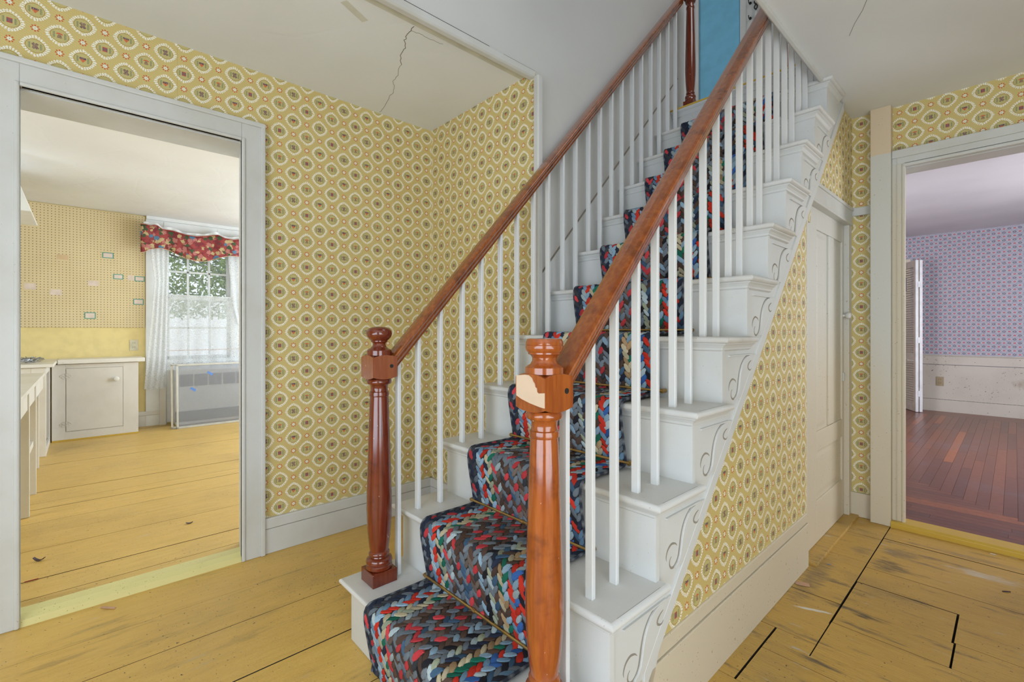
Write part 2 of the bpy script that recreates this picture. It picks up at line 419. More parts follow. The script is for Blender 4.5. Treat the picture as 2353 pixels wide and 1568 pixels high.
def stained():
    m, t, b = mat('stained_wainscot_paint', 0.5)
    o, x, y, z = coords(t)
    n = noise(t, o, 60, 2, 0.6); n1 = noise(t, o, 2.4, 4)
    d = (((x - 0.42) * (x - 0.42)) * 22 + ((z - 0.42) * (z - 0.42)) * 70)
    c = mixc(t, ramp(t, n1, 0.35, 0.7) * 0.6, (0.50, 0.46, 0.41), (0.40, 0.36, 0.31))
    c = mixc(t, ramp(t, noise(t, vmap(t, o, (1, 1, 0.4)), 22, 4) - d * 0.7, 0.05, 0.55) * 0.55, c, (0.22, 0.15, 0.09))
    c = mixc(t, ramp(t, n + n1 * 0.3, 0.83, 0.86), c, (0.14, 0.08, 0.05))
    setc(t, b, c)
    return m
M['wains'] = stained()
def fabric_floral():
    m, t, b = mat('red_floral_fabric', 0.75, 0.2)
    o, x, y, z = coords(t)
    v0_ = comb(t, y, z, 0.0); wv1 = noise(t, v0_, 38, 2); wv2 = noise(t, vmap(t, v0_, (1.3, 1.1, 1)), 44, 2)
    v = comb(t, y + (wv1 - 0.5) * 0.05, z + (wv2 - 0.5) * 0.05, 0.0)
    w = noise(t, v, 14, 3, 0.6)
    c = mixc(t, ramp(t, w, 0.4, 0.6), (0.30, 0.055, 0.05), (0.17, 0.03, 0.035))
    nn = t.nodes.new('ShaderNodeTexVoronoi'); nn.inputs['Scale'].default_value = 22; t.links.new(v, nn.inputs['Vector'])
    d = E(t, nn.outputs['Distance']); colr = t.nodes.new('ShaderNodeSeparateColor'); t.links.new(nn.outputs['Color'], colr.inputs[0])
    k = E(t, colr.outputs[0]); k2 = E(t, colr.outputs[1])
    n2 = noise(t, v, 60, 3)
    blob = ((d + n2 * 0.45) < 0.74)
    c = mixc(t, blob * (k < 0.34), c, (0.44, 0.34, 0.17))
    c = mixc(t, blob * k.band(0.34, 0.62), c, (0.40, 0.15, 0.13))
    c = mixc(t, blob * k.band(0.62, 0.86), c, (0.055, 0.085, 0.04))
    c = mixc(t, blob * (k > 0.92), c, (0.08, 0.17, 0.26))
    c = mixc(t, ((d + n2 * 0.2) < 0.22) * (k < 0.62) * 0.8, c, (0.55, 0.48, 0.36))
    c = mixc(t, (n2 > 0.60) * (k2 > 0.5) * 0.6, c, (0.10, 0.06, 0.05))
    setc(t, b, c)
    return m
M['floral'] = fabric_floral()
def lace(name, dens, pat=110):
    m = bpy.data.materials.new(name); m.use_nodes = True; t = m.node_tree; t.nodes.clear()
    out = t.nodes.new('ShaderNodeOutputMaterial'); mx = t.nodes.new('ShaderNodeMixShader')
    tr = t.nodes.new('ShaderNodeBsdfTransparent'); ad = t.nodes.new('ShaderNodeMixShader')
    df = t.nodes.new('ShaderNodeBsdfDiffuse'); tl = t.nodes.new('ShaderNodeBsdfTranslucent')
    df.inputs[0].default_value = (0.82, 0.83, 0.83, 1); tl.inputs[0].default_value = (0.85, 0.87, 0.9, 1)
    o, x, y, z = coords(t)
    n = t.nodes.new('ShaderNodeTexNoise'); n.inputs['Scale'].default_value = pat * 0.36; n.inputs['Detail'].default_value = 0; n.inputs['Distortion'].default_value = 1.4
    t.links.new(o, n.inputs['Vector'])
    w = ((E(t, n.outputs[0]) * 40).sin()) > -0.35
    if not pat: w = (((y * 520 + (z * 900).sin() * 0.8).sin() + (noise(t, o, 120, 1) - 0.5) * 2.0) > 0.75) * 0.75
    fine = (((y * 1400).sin() * (z * 1400).sin()) > -0.2)
    f = (w * (1 - dens) * 0.9 + dens).sat() if True else fine
    t.links.new(df.outputs[0], ad.inputs[1]); t.links.new(tl.outputs[0], ad.inputs[2]); ad.inputs[0].default_value = 0.5
    t.links.new(f.v, mx.inputs[0]); t.links.new(tr.outputs[0], mx.inputs[1]); t.links.new(ad.outputs[0], mx.inputs[2])
    t.links.new(mx.outputs[0], out.inputs[0])
    return m
M['lace'] = lace('lace_net', 0.32)
M['lacedense'] = lace('lace_net_dense', 0.55)
M['lacethin'] = lace('lace_net_thin', 0.10, 0)
M['mesh'] = None
def meshmat():
    m = bpy.data.materials.new('insect_screen_mesh'); m.use_nodes = True; t = m.node_tree; b = t.nodes['Principled BSDF']
    b.inputs['Base Color'].default_value = (0.27, 0.28, 0.31, 1); b.inputs['Roughness'].default_value = 0.6
    b.inputs['Alpha'].default_value = 0.52
    o, x, y, z = coords(t); setc(t, b, mixc(t, noise(t, o, 300, 1), (0.24, 0.25, 0.28), (0.34, 0.35, 0.38)))
    return m
M['mesh'] = meshmat()
def glassmat():
    m = bpy.data.materials.new('window_glass'); m.use_nodes = True; t = m.node_tree; t.nodes.clear()
    out = t.nodes.new('ShaderNodeOutputMaterial'); mx = t.nodes.new('ShaderNodeMixShader')
    tr = t.nodes.new('ShaderNodeBsdfTransparent'); gl = t.nodes.new('ShaderNodeBsdfGlossy'); gl.inputs['Roughness'].default_value = 0.02
    fr = t.nodes.new('ShaderNodeFresnel'); fr.inputs[0].default_value = 1.3
    t.links.new(fr.outputs[0], mx.inputs[0]); t.links.new(tr.outputs[0], mx.inputs[1]); t.links.new(gl.outputs[0], mx.inputs[2])
    t.links.new(mx.outputs[0], out.inputs[0])
    return m
M['glass'] = glassmat()
def ragmat():
    m, t, b = mat('braided_rag_cloth', 0.85, 0.15)
    a = t.nodes.new('ShaderNodeAttribute'); a.attribute_name = 'Col'
    geo = t.nodes.new('ShaderNodeNewGeometry')
    n = noise(t, geo.outputs['Position'], 240, 3, 0.6)
    c = mixc(t, ramp(t, n, 0.35, 0.75) * 0.45, a.outputs['Color'], mixc(t, 0.35, a.outputs['Color'], (0.02, 0.02, 0.03)))
    setc(t, b, c); bump(t, b, n, 0.4, 0.001)
    return m
M['rag'] = ragmat()

# ------------------------------------------------------------------ mesh builder
class MB:
    def __init__(s): s.v = []; s.f = []; s.m = []; s.sm = []; s.col = []
    def add(s, vs, fs, mi=0, smooth=False):
        o = len(s.v); s.v += [tuple(v) for v in vs]
        for f in fs: s.f.append(tuple(i + o for i in f)); s.m.append(mi); s.sm.append(smooth)
        return s
    def box(s, x0, x1, y0, y1, z0, z1, mi=0):
        x0, x1 = min(x0, x1), max(x0, x1); y0, y1 = min(y0, y1), max(y0, y1); z0, z1 = min(z0, z1), max(z0, z1)
        return s.add([(x0, y0, z0), (x1, y0, z0), (x1, y1, z0), (x0, y1, z0), (x0, y0, z1), (x1, y0, z1), (x1, y1, z1), (x0, y1, z1)],
                     [(0, 3, 2, 1), (4, 5, 6, 7), (0, 1, 5, 4), (1, 2, 6, 5), (2, 3, 7, 6), (3, 0, 4, 7)], mi)
    def prism(s, poly, axis, a, b, mi=0, smooth=False):
        """poly in the two other axes (order xyz without axis), extruded a..b"""
        n = len(poly)
        def P(p, h):
            return (h, p[0], p[1]) if axis == 'x' else ((p[0], h, p[1]) if axis == 'y' else (p[0], p[1], h))
        vs = [P(p, a) for p in poly] + [P(p, b) for p in poly]
        fs = [tuple(range(n))[::-1], tuple(range(n, 2 * n))] + [(i, (i + 1) % n, (i + 1) % n + n, i + n) for i in range(n)]
        o = len(s.v); s.v += vs
        for k, f in enumerate(fs): s.f.append(tuple(i + o for i in f)); s.m.append(mi); s.sm.append(smooth and k > 1)
        return s
    def lathe(s, prof, cx, cy, seg=28, mi=0, smooth=True):
        n = len(prof); vs = []
        for r, z in prof:
            for k in range(seg):
                a = 2 * PI * k / seg; vs.append((cx + r * math.cos(a), cy + r * math.sin(a), z))
        fs = [(i * seg + k, i * seg + (k + 1) % seg, (i + 1) * seg + (k + 1) % seg, (i + 1) * seg + k) for i in range(n - 1) for k in range(seg)]
        fs.append(tuple(range(seg))[::-1]); fs.append(tuple((n - 1) * seg + k for k in range(seg)))
        return s.add(vs, fs, mi, smooth)
    def tube(s, pts, r, seg=8, mi=0, smooth=True):
        pts = [Vector(p) for p in pts]; vs = []
        for i, p in enumerate(pts):
            d = (pts[min(i + 1, len(pts) - 1)] - pts[max(i - 1, 0)]).normalized()
            u = d.orthogonal() if i == 0 else (u - d * u.dot(d))
            if u.length < 1e-6: u = d.orthogonal()
            u.normalize(); w = d.cross(u)
            rr = r[i] if isinstance(r, (list, tuple)) else r
            for k in range(seg):
                a = 2 * PI * k / seg; vs.append(p + (u * math.cos(a) + w * math.sin(a)) * rr)
        n = len(pts)
        fs = [(i * seg + k, i * seg + (k + 1) % seg, (i + 1) * seg + (k + 1) % seg, (i + 1) * seg + k) for i in range(n - 1) for k in range(seg)]
        fs += [tuple(range(seg))[::-1], tuple((n - 1) * seg + k for k in range(seg))]
        return s.add(vs, fs, mi, smooth)
    def sweep(s, prof, pts, ups, mi=0, smooth=False):
        """prof list of (side, up); frame from pts and explicit (side, up) vectors"""
        n = len(prof); vs = []
        for p, (sd, up) in zip(pts, ups):
            for a, b in prof: vs.append(Vector(p) + sd * a + up * b)
        k = len(pts)
        fs = [(i * n + j, i * n + (j + 1) % n, (i + 1) * n + (j + 1) % n, (i + 1) * n + j) for i in range(k - 1) for j in range(n)]
        fs += [tuple(range(n))[::-1], tuple((k - 1) * n + j for j in range(n))]
        return s.add(vs, fs, mi, smooth)
    def grid(s, fn, nu, nv, mi=0, smooth=True):
        vs = [fn(i / nu, j / nv) for j in range(nv + 1) for i in range(nu + 1)]
        fs = [(j * (nu + 1) + i, j * (nu + 1) + i + 1, (j + 1) * (nu + 1) + i + 1, (j + 1) * (nu + 1) + i) for j in range(nv) for i in range(nu)]
        return s.add(vs, fs, mi, smooth)
    def build(s, name, mats, parent=None, origin=None, label=None, cat=None, group=None, kind=None, bevel=0, world0=False, seg=2):
        if not isinstance(mats, (list, tuple)): mats = [mats]
        me = bpy.data.meshes.new(name)
        if parent is not None: L = WL[parent.name]
        elif world0: L = Vector((0, 0, 0))
        elif origin: L = Vector(origin)
        else:
            xs = [v[0] for v in s.v]; ys = [v[1] for v in s.v]; zs = [v[2] for v in s.v]
            L = Vector(((min(xs) + max(xs)) / 2, (min(ys) + max(ys)) / 2, min(zs)))
        me.from_pydata([(v[0] - L[0], v[1] - L[1], v[2] - L[2]) for v in s.v], [], s.f)
        me.polygons.foreach_set('material_index', s.m); me.polygons.foreach_set('use_smooth', s.sm)
        for m_ in mats: me.materials.append(M[m_] if isinstance(m_, str) else m_)
        if s.col:
            a = me.color_attributes.new('Col', 'FLOAT_COLOR', 'POINT')
            a.data.foreach_set('color', [c for cc in s.col for c in cc])
        me.validate(); me.update()
        bm = bmesh.new(); bm.from_mesh(me); bmesh.ops.recalc_face_normals(bm, faces=bm.faces)
        if any(s.sm):
            for e in bm.edges:
                if len(e.link_faces) == 2 and e.calc_face_angle(0) > 0.62: e.smooth = False
        bm.to_mesh(me); bm.free()
        o = bpy.data.objects.new(name, me); COL.objects.link(o)
        if parent is None: o.location = L; WL[o.name] = L.copy()
        else: o.parent = parent; WL[o.name] = WL[parent.name].copy()
        if bevel:
            md = o.modifiers.new('bevel', 'BEVEL'); md.width = bevel; md.segments = seg; md.limit_method = 'ANGLE'; md.angle_limit = 0.6
        tag(o, label, cat, group, kind)
        return o
WL = {}
def tag(o, label=None, cat=None, group=None, kind=None):
    if label: o['label'] = label
    if cat: o['category'] = cat
    if group: o['group'] = group
    if kind: o['kind'] = kind
def thing(name, loc, label, cat, group=None, kind=None):
    o = bpy.data.objects.new(name, None); COL.objects.link(o); o.location = loc; o.empty_display_size = 0.05
    WL[o.name] = Vector(loc); tag(o, label, cat, group, kind); return o
def B(*a, **k): return MB().box(*a)
def catmull(pts, n=8):
    out = []; P = [Vector(p) for p in pts]; P = [P[0] * 2 - P[1]] + P + [P[-1] * 2 - P[-2]]
    for i in range(1, len(P) - 2):
        for k in range(n):
            u = k / n; a, b, c, d = P[i - 1:i + 3]
            out.append(0.5 * ((2 * b) + (c - a) * u + (2 * a - 5 * b + 4 * c - d) * u * u + (3 * b - a - 3 * c + d) * u ** 3))
    out.append(P[-2]); return out

G = 0.1907; RZ = 0.2; NS = 12          # going, rise, risers
CZ = 2.194                              # hall ceiling

# ================================================================== THE SETTING
S = 'structure'
XL, XR, YB = -1.76, 2.15, -2.45         # hall shell
# --- left wall with the kitchen doorway
w = MB()
w.prism([(-1.95, -3.0), (XL, -3.0), (XL, -0.786), (-1.95, -0.804)], 'z', 0, 1.858); w.prism([(-1.95, -0.066), (XL, -0.104), (XL, 0.883), (-1.95, 0.883)], 'z', 0, 1.858); w.box(-1.95, XL, -3.0, 0.883, 1.858, 2.26)
w.build('wall_left', 'wpL', world0=True, kind=S, label='left hall wall in yellow medallion wallpaper around the kitchen doorway', cat='wall')
w = MB(); w.box(-1.955, -1.950, -3.0, 1.2, 1.857, 2.245); w.box(-1.955, -1.950, -3, -0.806, 0, 1.857); w.box(-1.955, -1.95, -0.062, 2.3, 0, 1.857)
w.build('wall_kitchen_side', 'ylw', world0=True, kind=S, label='kitchen side of the hall wall in yellow paint', cat='wall')
w = MB(); w.box(XL - 0.2, -0.9585, 0.883, 0.98, 0, CZ); w.box(-0.9585, -0.905, 0.883, 0.8843, 0, CZ)
w.build('wall_back', 'wpB', world0=True, kind=S, label='narrow wallpapered wall behind the left railing ending at the stairwell', cat='wall')
# --- stairwell plaster wall
w = MB(); w.prism([(0.8845, 0.0), (2.30, 0.0), (2.30, 4.69), (-0.34, 4.69), (-0.34, 2.198), (0.8845, 2.198)], 'x', -0.958, -0.918)
w.build('wall_stairwell', 'plast', world0=True, kind=S, label='pale grey stairwell plaster wall behind the upper left railing', cat='wall')
# --- understair wall (wallpaper under the diagonal string)
def zdiag(y): return 1.128 + 1.049 * (y - 1.2885)
w = MB()
w.prism([(0.42, 0.0), (1.685, 0.0), (1.685, zdiag(1.685) + 0.03), (0.42, zdiag(0.42) + 0.03)], 'x', -0.10, -0.046); w.prism([(1.7336, 1.625), (2.42, 1.625), (2.42, 2.19), (2.285, 2.19)], 'x', -0.10, -0.046); w.prism([(1.6855, 1.50), (1.75, 1.50), (1.75, 1.62), (1.735, 1.62), (1.6855, 1.572)], 'x', -0.10, -0.0475)
w.build('wall_understair', 'wpU', world0=True, kind=S, label='wallpapered wall under the stairs rising beside the closet door', cat='wall')
w = MB(); w.prism([(2.40, 1.60), (2.52, 1.60), (2.52, 2.194), (2.40, 2.194)], 'x', -0.10, -0.0464)
w.build('wall_overdoor', 'wpU', world0=True, kind=S, label='small wallpapered piece above the closet door beside the corner', cat='wall')
# --- right wall with the doorway into the red floored room
w = MB(); w.box(-0.12, 0.05, 2.515, 2.62, 0, 2.26)
w.build('wall_corner', 'wpS', world0=True, kind=S, label='narrow wallpapered strip between the closet door and the white post', cat='wall')
w = MB(); w.box(0.05, 0.165, 2.515, 2.62, 0, 2.26); w.box(0.165, 0.98, 2.515, 2.62, 1.87, 2.26); w.box(0.98, XR, 2.515, 2.62, 0, 2.26)
w.build('wall_right', 'wpR', world0=True, kind=S, label='right hall wall wallpapered over the doorway to the red floored room', cat='wall')
# --- unseen walls behind the camera that close the hall
w = MB(); w.box(XR, XR + 0.1, YB, 2.62, 0, 2.26); w.build('wall_east', 'wpR', world0=True, kind=S, label='hall wall to the right of the camera', cat='wall')
w = MB(); w.box(XL, XR, YB - 0.1, YB, 0, 2.26); w.build('wall_front', 'wpR', world0=True, kind=S, label='hall wall behind the camera', cat='wall')
# --- ceiling with the stairwell opening
w = MB()
w.box(-1.95, -0.960, YB, 0.95, CZ, 2.38); w.box(-0.04, XR + 0.1, YB, 2.62, CZ, 2.38); w.box(-0.918, -0.04, YB, -0.35, CZ, 2.38)
w.box(-0.12, -0.04, 2.262, 2.62, CZ, 2.38)
ceil = w.build('ceiling', 'ceil', world0=True, kind=S, label='white plaster hall ceiling with a fine branching crack', cat='ceiling')
cr = [(-1.005, 0.317), (-1.037, 0.322), (-1.063, 0.321), (-1.088, 0.331), (-1.109, 0.333), (-1.15, 0.363), (-1.191, 0.368), (-1.242, 0.39), (-1.268, 0.411), (-1.322, 0.424), (-1.355, 0.442), (-1.416, 0.448), (-1.466, 0.482), (-1.51, 0.502), (-1.549, 0.502), (-1.594, 0.518), (-1.697, 0.542), (-1.746, 0.547)]
def ribbon(mb, pts, hw, z, t=0.0006):
    for (x0, y0), (x1, y1) in zip(pts, pts[1:]):
        d = Vector((x1 - x0, y1 - y0)); n = Vector((-d.y, d.x)).normalized() * hw
        mb.add([(x0 - n.x, y0 - n.y, z), (x1 - n.x, y1 - n.y, z), (x1 + n.x, y1 + n.y, z), (x0 + n.x, y0 + n.y, z),
                (x0 - n.x, y0 - n.y, z - t), (x1 - n.x, y1 - n.y, z - t), (x1 + n.x, y1 + n.y, z - t), (x0 + n.x, y0 + n.y, z - t)],
               [(0, 1, 2, 3), (7, 6, 5, 4), (0, 4, 5, 1), (2, 6, 7, 3), (1, 5, 6, 2), (0, 3, 7, 4)])
def jag(pts):
    out = [pts[0]]
    for a, b in zip(pts, pts[1:]):
        for k in (1, 2, 3):
            u = k / 3; out.append((a[0] + (b[0] - a[0]) * u + (random.uniform(-.004, .004) if k < 3 else 0), a[1] + (b[1] - a[1]) * u + (random.uniform(-.004, .004) if k < 3 else 0)))
    return out
mb = MB(); ribbon(mb, jag(cr[:9]), 0.0013, CZ); ribbon(mb, jag(cr[8:]), 0.0008, CZ); mb.build('crack', 'crack', ceil)
mb = MB(); ribbon(mb, jag([(-1.035, 0.322), (-1.028, 0.351), (-1.031, 0.381), (-1.026, 0.419), (-1.022, 0.462)]), 0.0006, CZ); mb.build('crack', 'crack', ceil)
mb = MB(); ribbon(mb, [(-0.985, -0.3), (-0.985, 0.88)], 0.014, CZ, 0.0008); mb.build('joint_tape', 'tan_tape', ceil)
mb = MB(); ribbon(mb, [(-1.055, 0.06), (-1.105, 0.165)], 0.014, CZ, 0.0008); mb.build('joint_tape', 'tan_tape', ceil)
mb = MB(); ribbon(mb, jag([(0.30, 0.95), (0.20, 1.15), (0.22, 1.4), (0.12, 1.62)]), 0.0007, CZ); mb.build('crack', 'crack', ceil)
# --- edge beads of the opening
t_ = thing('trim_stairwell_edge', (-0.93, 0.3, 2.17), 'chipped white corner bead around the stairwell opening', 'trim', kind=S)
MB().prism([(-0.944, 2.196), (-0.944, 2.172), (-0.938, 2.166), (-0.916, 2.166), (-0.908, 2.172), (-0.906, 2.196)], 'y', -0.35, 0.905).build('ceiling_bead', 'trim', t_, bevel=0.002)
MB().box(-0.9178, -0.9140, -0.30, 0.62, 2.197, 2.2035).build('open_joint', 'dark', t_); MB().box(-0.9178, -0.9150, 0.70, 0.89, 2.197, 2.2030).build('open_joint', 'dark', t_)
MB().prism([(-0.905, 0.871), (-0.880, 0.871), (-0.876, 0.876), (-0.876, 0.900), (-0.905, 0.900)], 'z', 0.0, 2.166).build('wall_bead', 'trim', t_, bevel=0.002)
MB().box(-0.926, -0.905, 0.874, 0.884, 0.0, 1.24).build('wall_bead', 'trim', t_, bevel=0.0015)
MB().prism([(-0.055, 2.205), (-0.055, 2.182), (-0.048, 2.177), (-0.036, 2.180), (-0.034, 2.205)], 'y', -0.35, 1.905).build('ceiling_bead', 'trim', t_, bevel=0.002)

# --- skirt board along the plaster wall
def zsk(y): return 1.243 + 1.075 * (y - 0.891)
MB().prism([(0.90, 0.6), (0.90, zsk(0.9)), (2.2, zsk(2.2)), (2.2, 1.9)], 'x', -0.919, -0.906).build('trim_skirt', 'stair', world0=True, kind=S, label='diagonal white skirt board along the stairwell wall', cat='trim', bevel=0.002)

MB().prism([(0.93, zsk(0.93) - 0.0016), (2.2, zsk(2.2) - 0.0016), (2.2, zsk(2.2) + 0.001), (0.93, zsk(0.93) + 0.001)], 'x', -0.918, -0.9052).build('trim_skirt_joint', 'groove', world0=True, kind=S, label='open dark joint along the top of the diagonal skirt board', cat='trim')
# --- floors -------------------------------------------------------
fl = MB().box(XL - 0.19, XR, YB, 2.62, -0.06, -0.022).build('floor', 'dark', world0=True, kind=S, label='yellow painted wide plank hall floor', cat='floor')
def plank(parent, m, x0, x1, y0, y1, gap=0.0019, th=0.022, dz=0.0, bev=0.0015):
    g1 = gap; gx, gy = (gap * 0.75, 0.0006) if m != 'floorR' else (gap * 0.75, 0.0007)
    b_ = MB().box(x0 + gx, x1 - gx, y0 + gy, y1 - gy, dz - th, dz + random.uniform(-0.0012, 0.0008)); b_.m = [1, 0, 1, 1, 1, 1]
    b_.build('plank', [m, 'dark'], parent)
for a, b_ in ((-1.76, -1.50), (-1.50, -1.265), (-1.265, -0.97), (-0.97, -0.70), (-0.70, -0.45), (-0.45, -0.20), (-0.20, -0.045)):
    plank(fl, 'floorL', a, b_, YB, 0.883)
# right of the stairs the boards run the other way, with a saw cut through them
ys = [YB, -2.2, -1.95, -1.7, -1.45, -1.2, -0.97, -0.75, -0.52, -0.30, -0.06, 0.18, 0.38, 0.58, 0.78]
for a, b_ in zip(ys, ys[1:]): plank(fl, 'floorR', -0.045, XR, a, b_)
for a, b_ in ((0.78, 0.985), (0.985, 1.05)): plank(fl, 'floorR', 0.013, XR, a, b_, 0.002)
plank(fl, 'floorR', -0.045, 0.010, 0.78, 1.125, 0.002, bev=0.003)
plank(fl, 'floorR', -0.045, 0.131, 1.127, 1.287, 0.0025); plank(fl, 'floorR', 0.013, 0.131, 1.05, 1.127, 0.002)
for a, b_ in ((1.287, 1.45), (1.45, 1.652), (1.652, 1.908), (1.908, 2.235), (2.235, 2.515)): plank(fl, 'floorR', -0.045, 0.1285, a, b_, 0.0018)
plank(fl, 'floorR', 0.131, XR, 1.05, 1.303, 0.002)
plank(fl, 'floorR', 0.132, 0.4335, 1.303, 1.463, 0.002); plank(fl, 'floorR', 0.436, XR, 1.303, 1.468, 0.002)
plank(fl, 'floorR', 0.132, 0.4275, 1.463, 1.687, 0.002); plank(fl, 'floorR', 0.431, XR, 1.468, 1.697, 0.002)
for a, b_ in ((1.69, 1.86), (1.86, 2.07), (2.07, 2.265), (2.265, 2.515)): plank(fl, 'floorR', 0.130, XR, a, b_, 0.002)
# kitchen floor
kf = MB().box(-5.9, XL - 0.19, -3.0, 2.4, -0.06, -0.022).build('floor', 'dark', world0=True, kind=S, label='sunny yellow plank kitchen floor', cat='floor')
kx = [-5.9, -5.6, -5.32, -5.02, -4.72, -4.42, -4.12, -3.85, -3.6, -3.34, -3.208, -2.95, -2.74, -2.52, -2.30, -2.15, -1.967, -1.83]
for a, b_ in zip(kx, kx[1:]): plank(kf, 'floorK', a, b_, -2.2, 2.3, 0.0014)
# thresholds
MB().prism([(-1.83, -0.01), (-1.742, -0.01), (-1.748, 0.022), (-1.775, 0.034), (-1.83, 0.034)], 'y', -0.80, -0.085).build('trim_sill_kitchen', 'sill_lime', world0=True, kind=S, label='pale lime painted door sill into the kitchen', cat='door sill', bevel=0.002)
MB().prism([(2.452, -0.01), (2.452, 0.022), (2.462, 0.031), (2.56, 0.031), (2.56, -0.01)], 'x', 0.130, 1.02).build('trim_sill_right', 'sill_gold', world0=True, kind=S, label='golden yellow door sill before the red floor', cat='door sill', bevel=0.002)
MB().box(-0.09, -0.012, 1.71, 2.50, -0.01, 0.011).build('trim_sill_closet', 'floorR', world0=True, kind=S, label='worn yellow board along the foot of the closet door', cat='door sill', bevel=0.002)

# red strip floor, picture framed
rf = MB().box(-1.6, 2.4, 2.54, 7.25, -0.03, 0.012).build('floor', 'dark', world0=True, kind=S, label='dark red narrow strip floor with a mitred border', cat='floor')
tpl = {}
def strip(x0, x1, y0, y1):
    MB().box(x0 + .0005, x1 - .0005, y0 + .0005, y1 - .0005, 0.008, 0.030).build('floor_strip', 'redfloor', rf)
wst = 0.0545
XC = lambda c: -0.62 + wst * c
YJ = lambda j: 2.56 + wst * j
for j in range(0, 29):
    xe = min(XC(29 - j), XC(34))
    cutx = random.uniform(0.15, 0.9)
    if xe > cutx + 0.15: strip(XC(0), cutx, YJ(j), YJ(j + 1)); strip(cutx, xe, YJ(j), YJ(j + 1))
    else: strip(XC(0), xe, YJ(j), YJ(j + 1))
for c in range(0, 34):
    y = YJ(max(0, 29 - c))
    while y < 6.75:
        y2 = min(6.75, y + random.uniform(0.7, 1.7))
        if 6.75 - y2 < 0.3: y2 = 6.75
        strip(XC(c), XC(c + 1), y, y2); y = y2
y = 6.75
while y < 7.14:
    strip(XC(0), XC(34), y, y + wst); y += wst
# --- red room shell
w = MB(); w.box(-1.6, 2.4, 7.151, 7.25, 0.0, 2.32); w.build('wall_red_room_back', 'redpaper', world0=True, kind=S, label='far wall of the red floored room in mauve patterned wallpaper', cat='wall')
w = MB(); w.box(-1.6, -1.5, 2.62, 7.25, 0, 2.32); w.box(2.4, 2.5, 2.62, 7.25, 0, 2.32); w.box(-1.5, 2.4, 2.62, 2.63, 0, 0.0); w.build('wall_red_room_side', 'redpaper', world0=True, kind=S, label='side walls of the red floored room', cat='wall')
MB().box(-1.6, 2.5, 2.60, 7.25, 2.223, 2.34).build('ceiling', 'rceil', world0=True, kind=S, label='pale mauve tinted ceiling of the red floored room', cat='ceiling')
t_ = thing('trim_wainscot', (0.3, 7.14, 0.0), 'stained cream wainscot under the mauve wallpaper', 'wainscot', kind=S)
MB().box(-1.5, 2.4, 7.135, 7.15, 0.178, 0.60).build('wainscot_panel', 'wains', t_)
MB().box(-1.5, 2.4, 7.122, 7.15, 0.0, 0.174).build('baseboard', 'wains', t_, bevel=0.003)
MB().box(-1.5, 2.4, 7.128, 7.15, 0.606, 0.712).build('top_rail', 'wains', t_, bevel=0.002)
MB().box(-1.5, 2.4, 7.115, 7.15, 0.712, 0.724).build('cap', 'wains', t_, bevel=0.003)

# --- kitchen shell
YK = -5.73
w = MB(); w.box(-5.9, YK, -3.0, 0.035, 0, 2.30); w.box(-5.9, YK, 0.99, 2.4, 0, 2.30); w.box(-5.9, YK, 0.035, 0.99, 0, 0.70); w.box(-5.9, YK, 0.035, 0.99, 1.99, 2.30)
w.build('wall_kitchen', 'ylw', world0=True, kind=S, label='yellow painted kitchen wall behind the cabinets', cat='wall')
w = MB(); w.box(-5.9, -1.95, -3.1, -3.0, 0, 2.3); w.box(-5.9, -1.9, 2.4, 2.5, 0, 2.3); w.build('wall_kitchen_ends', 'ylw', world0=True, kind=S, label='kitchen end walls out of sight', cat='wall')
MB().box(-5.9, -1.95, -3.1, 2.5, 2.246, 2.36).build('ceiling', 'kceil', world0=True, kind=S, label='bright warm white kitchen ceiling', cat='ceiling')
MB().prism([(YK, 2.246), (YK, 2.205), (YK + 0.02, 2.215), (YK + 0.035, 2.246)], 'y', -0.13, 2.4).build('trim_kitchen_crown', 'winw', world0=True, kind=S, label='white crown strip over the kitchen window', cat='trim')
t_ = thing('baseboard_kitchen', (YK, -0.1, 0), 'cream kitchen baseboard between cabinet and window', 'baseboard', kind=S)
MB().box(YK, YK + 0.018, -0.22, 0.0, 0, 0.115).build('board', 'cab', t_, bevel=0.002)
MB().box(YK, YK + 0.024, -0.22, 0.0, 0.115, 0.16).build('cap_mould', 'cab', t_, bevel=0.004)

# --- upstairs shell
w = MB(); w.box(-2.6, -1.275, 3.3, 3.4, 2.38, 4.75); w.box(-0.80, 0.9, 3.3, 3.4, 2.38, 4.75); w.box(-1.275, -0.80, 3.3, 3.4, 4.4, 4.75)
w.box(-2.6, -2.5, 2.2, 3.4, 2.38, 4.75); w.box(0.9, 1.0, -0.4, 3.4, 2.38, 4.75); w.box(-1.0, 1.0, -0.45, -0.35, 2.38, 4.75); w.box(-2.6, -1.0, 2.2, 2.28, 2.38, 4.75)
w.build('wall_upstairs', 'plast', world0=True, kind=S, label='pale plaster walls around the upstairs landing', cat='wall')
MB().box(-2.6, 1.0, -0.45, 3.4, 4.7, 4.8).build('ceiling', 'ceil', world0=True, kind=S, label='upstairs landing ceiling', cat='ceiling')
w = MB(); w.box(-2.6, 0.9, 2.135, 3.35, 2.26, 2.392); w.box(-0.04, 0.9, -0.35, 2.135, 2.38, 2.392)
w.build('floor', 'trim', world0=True, kind=S, label='upstairs landing floor behind the top stair', cat='floor')

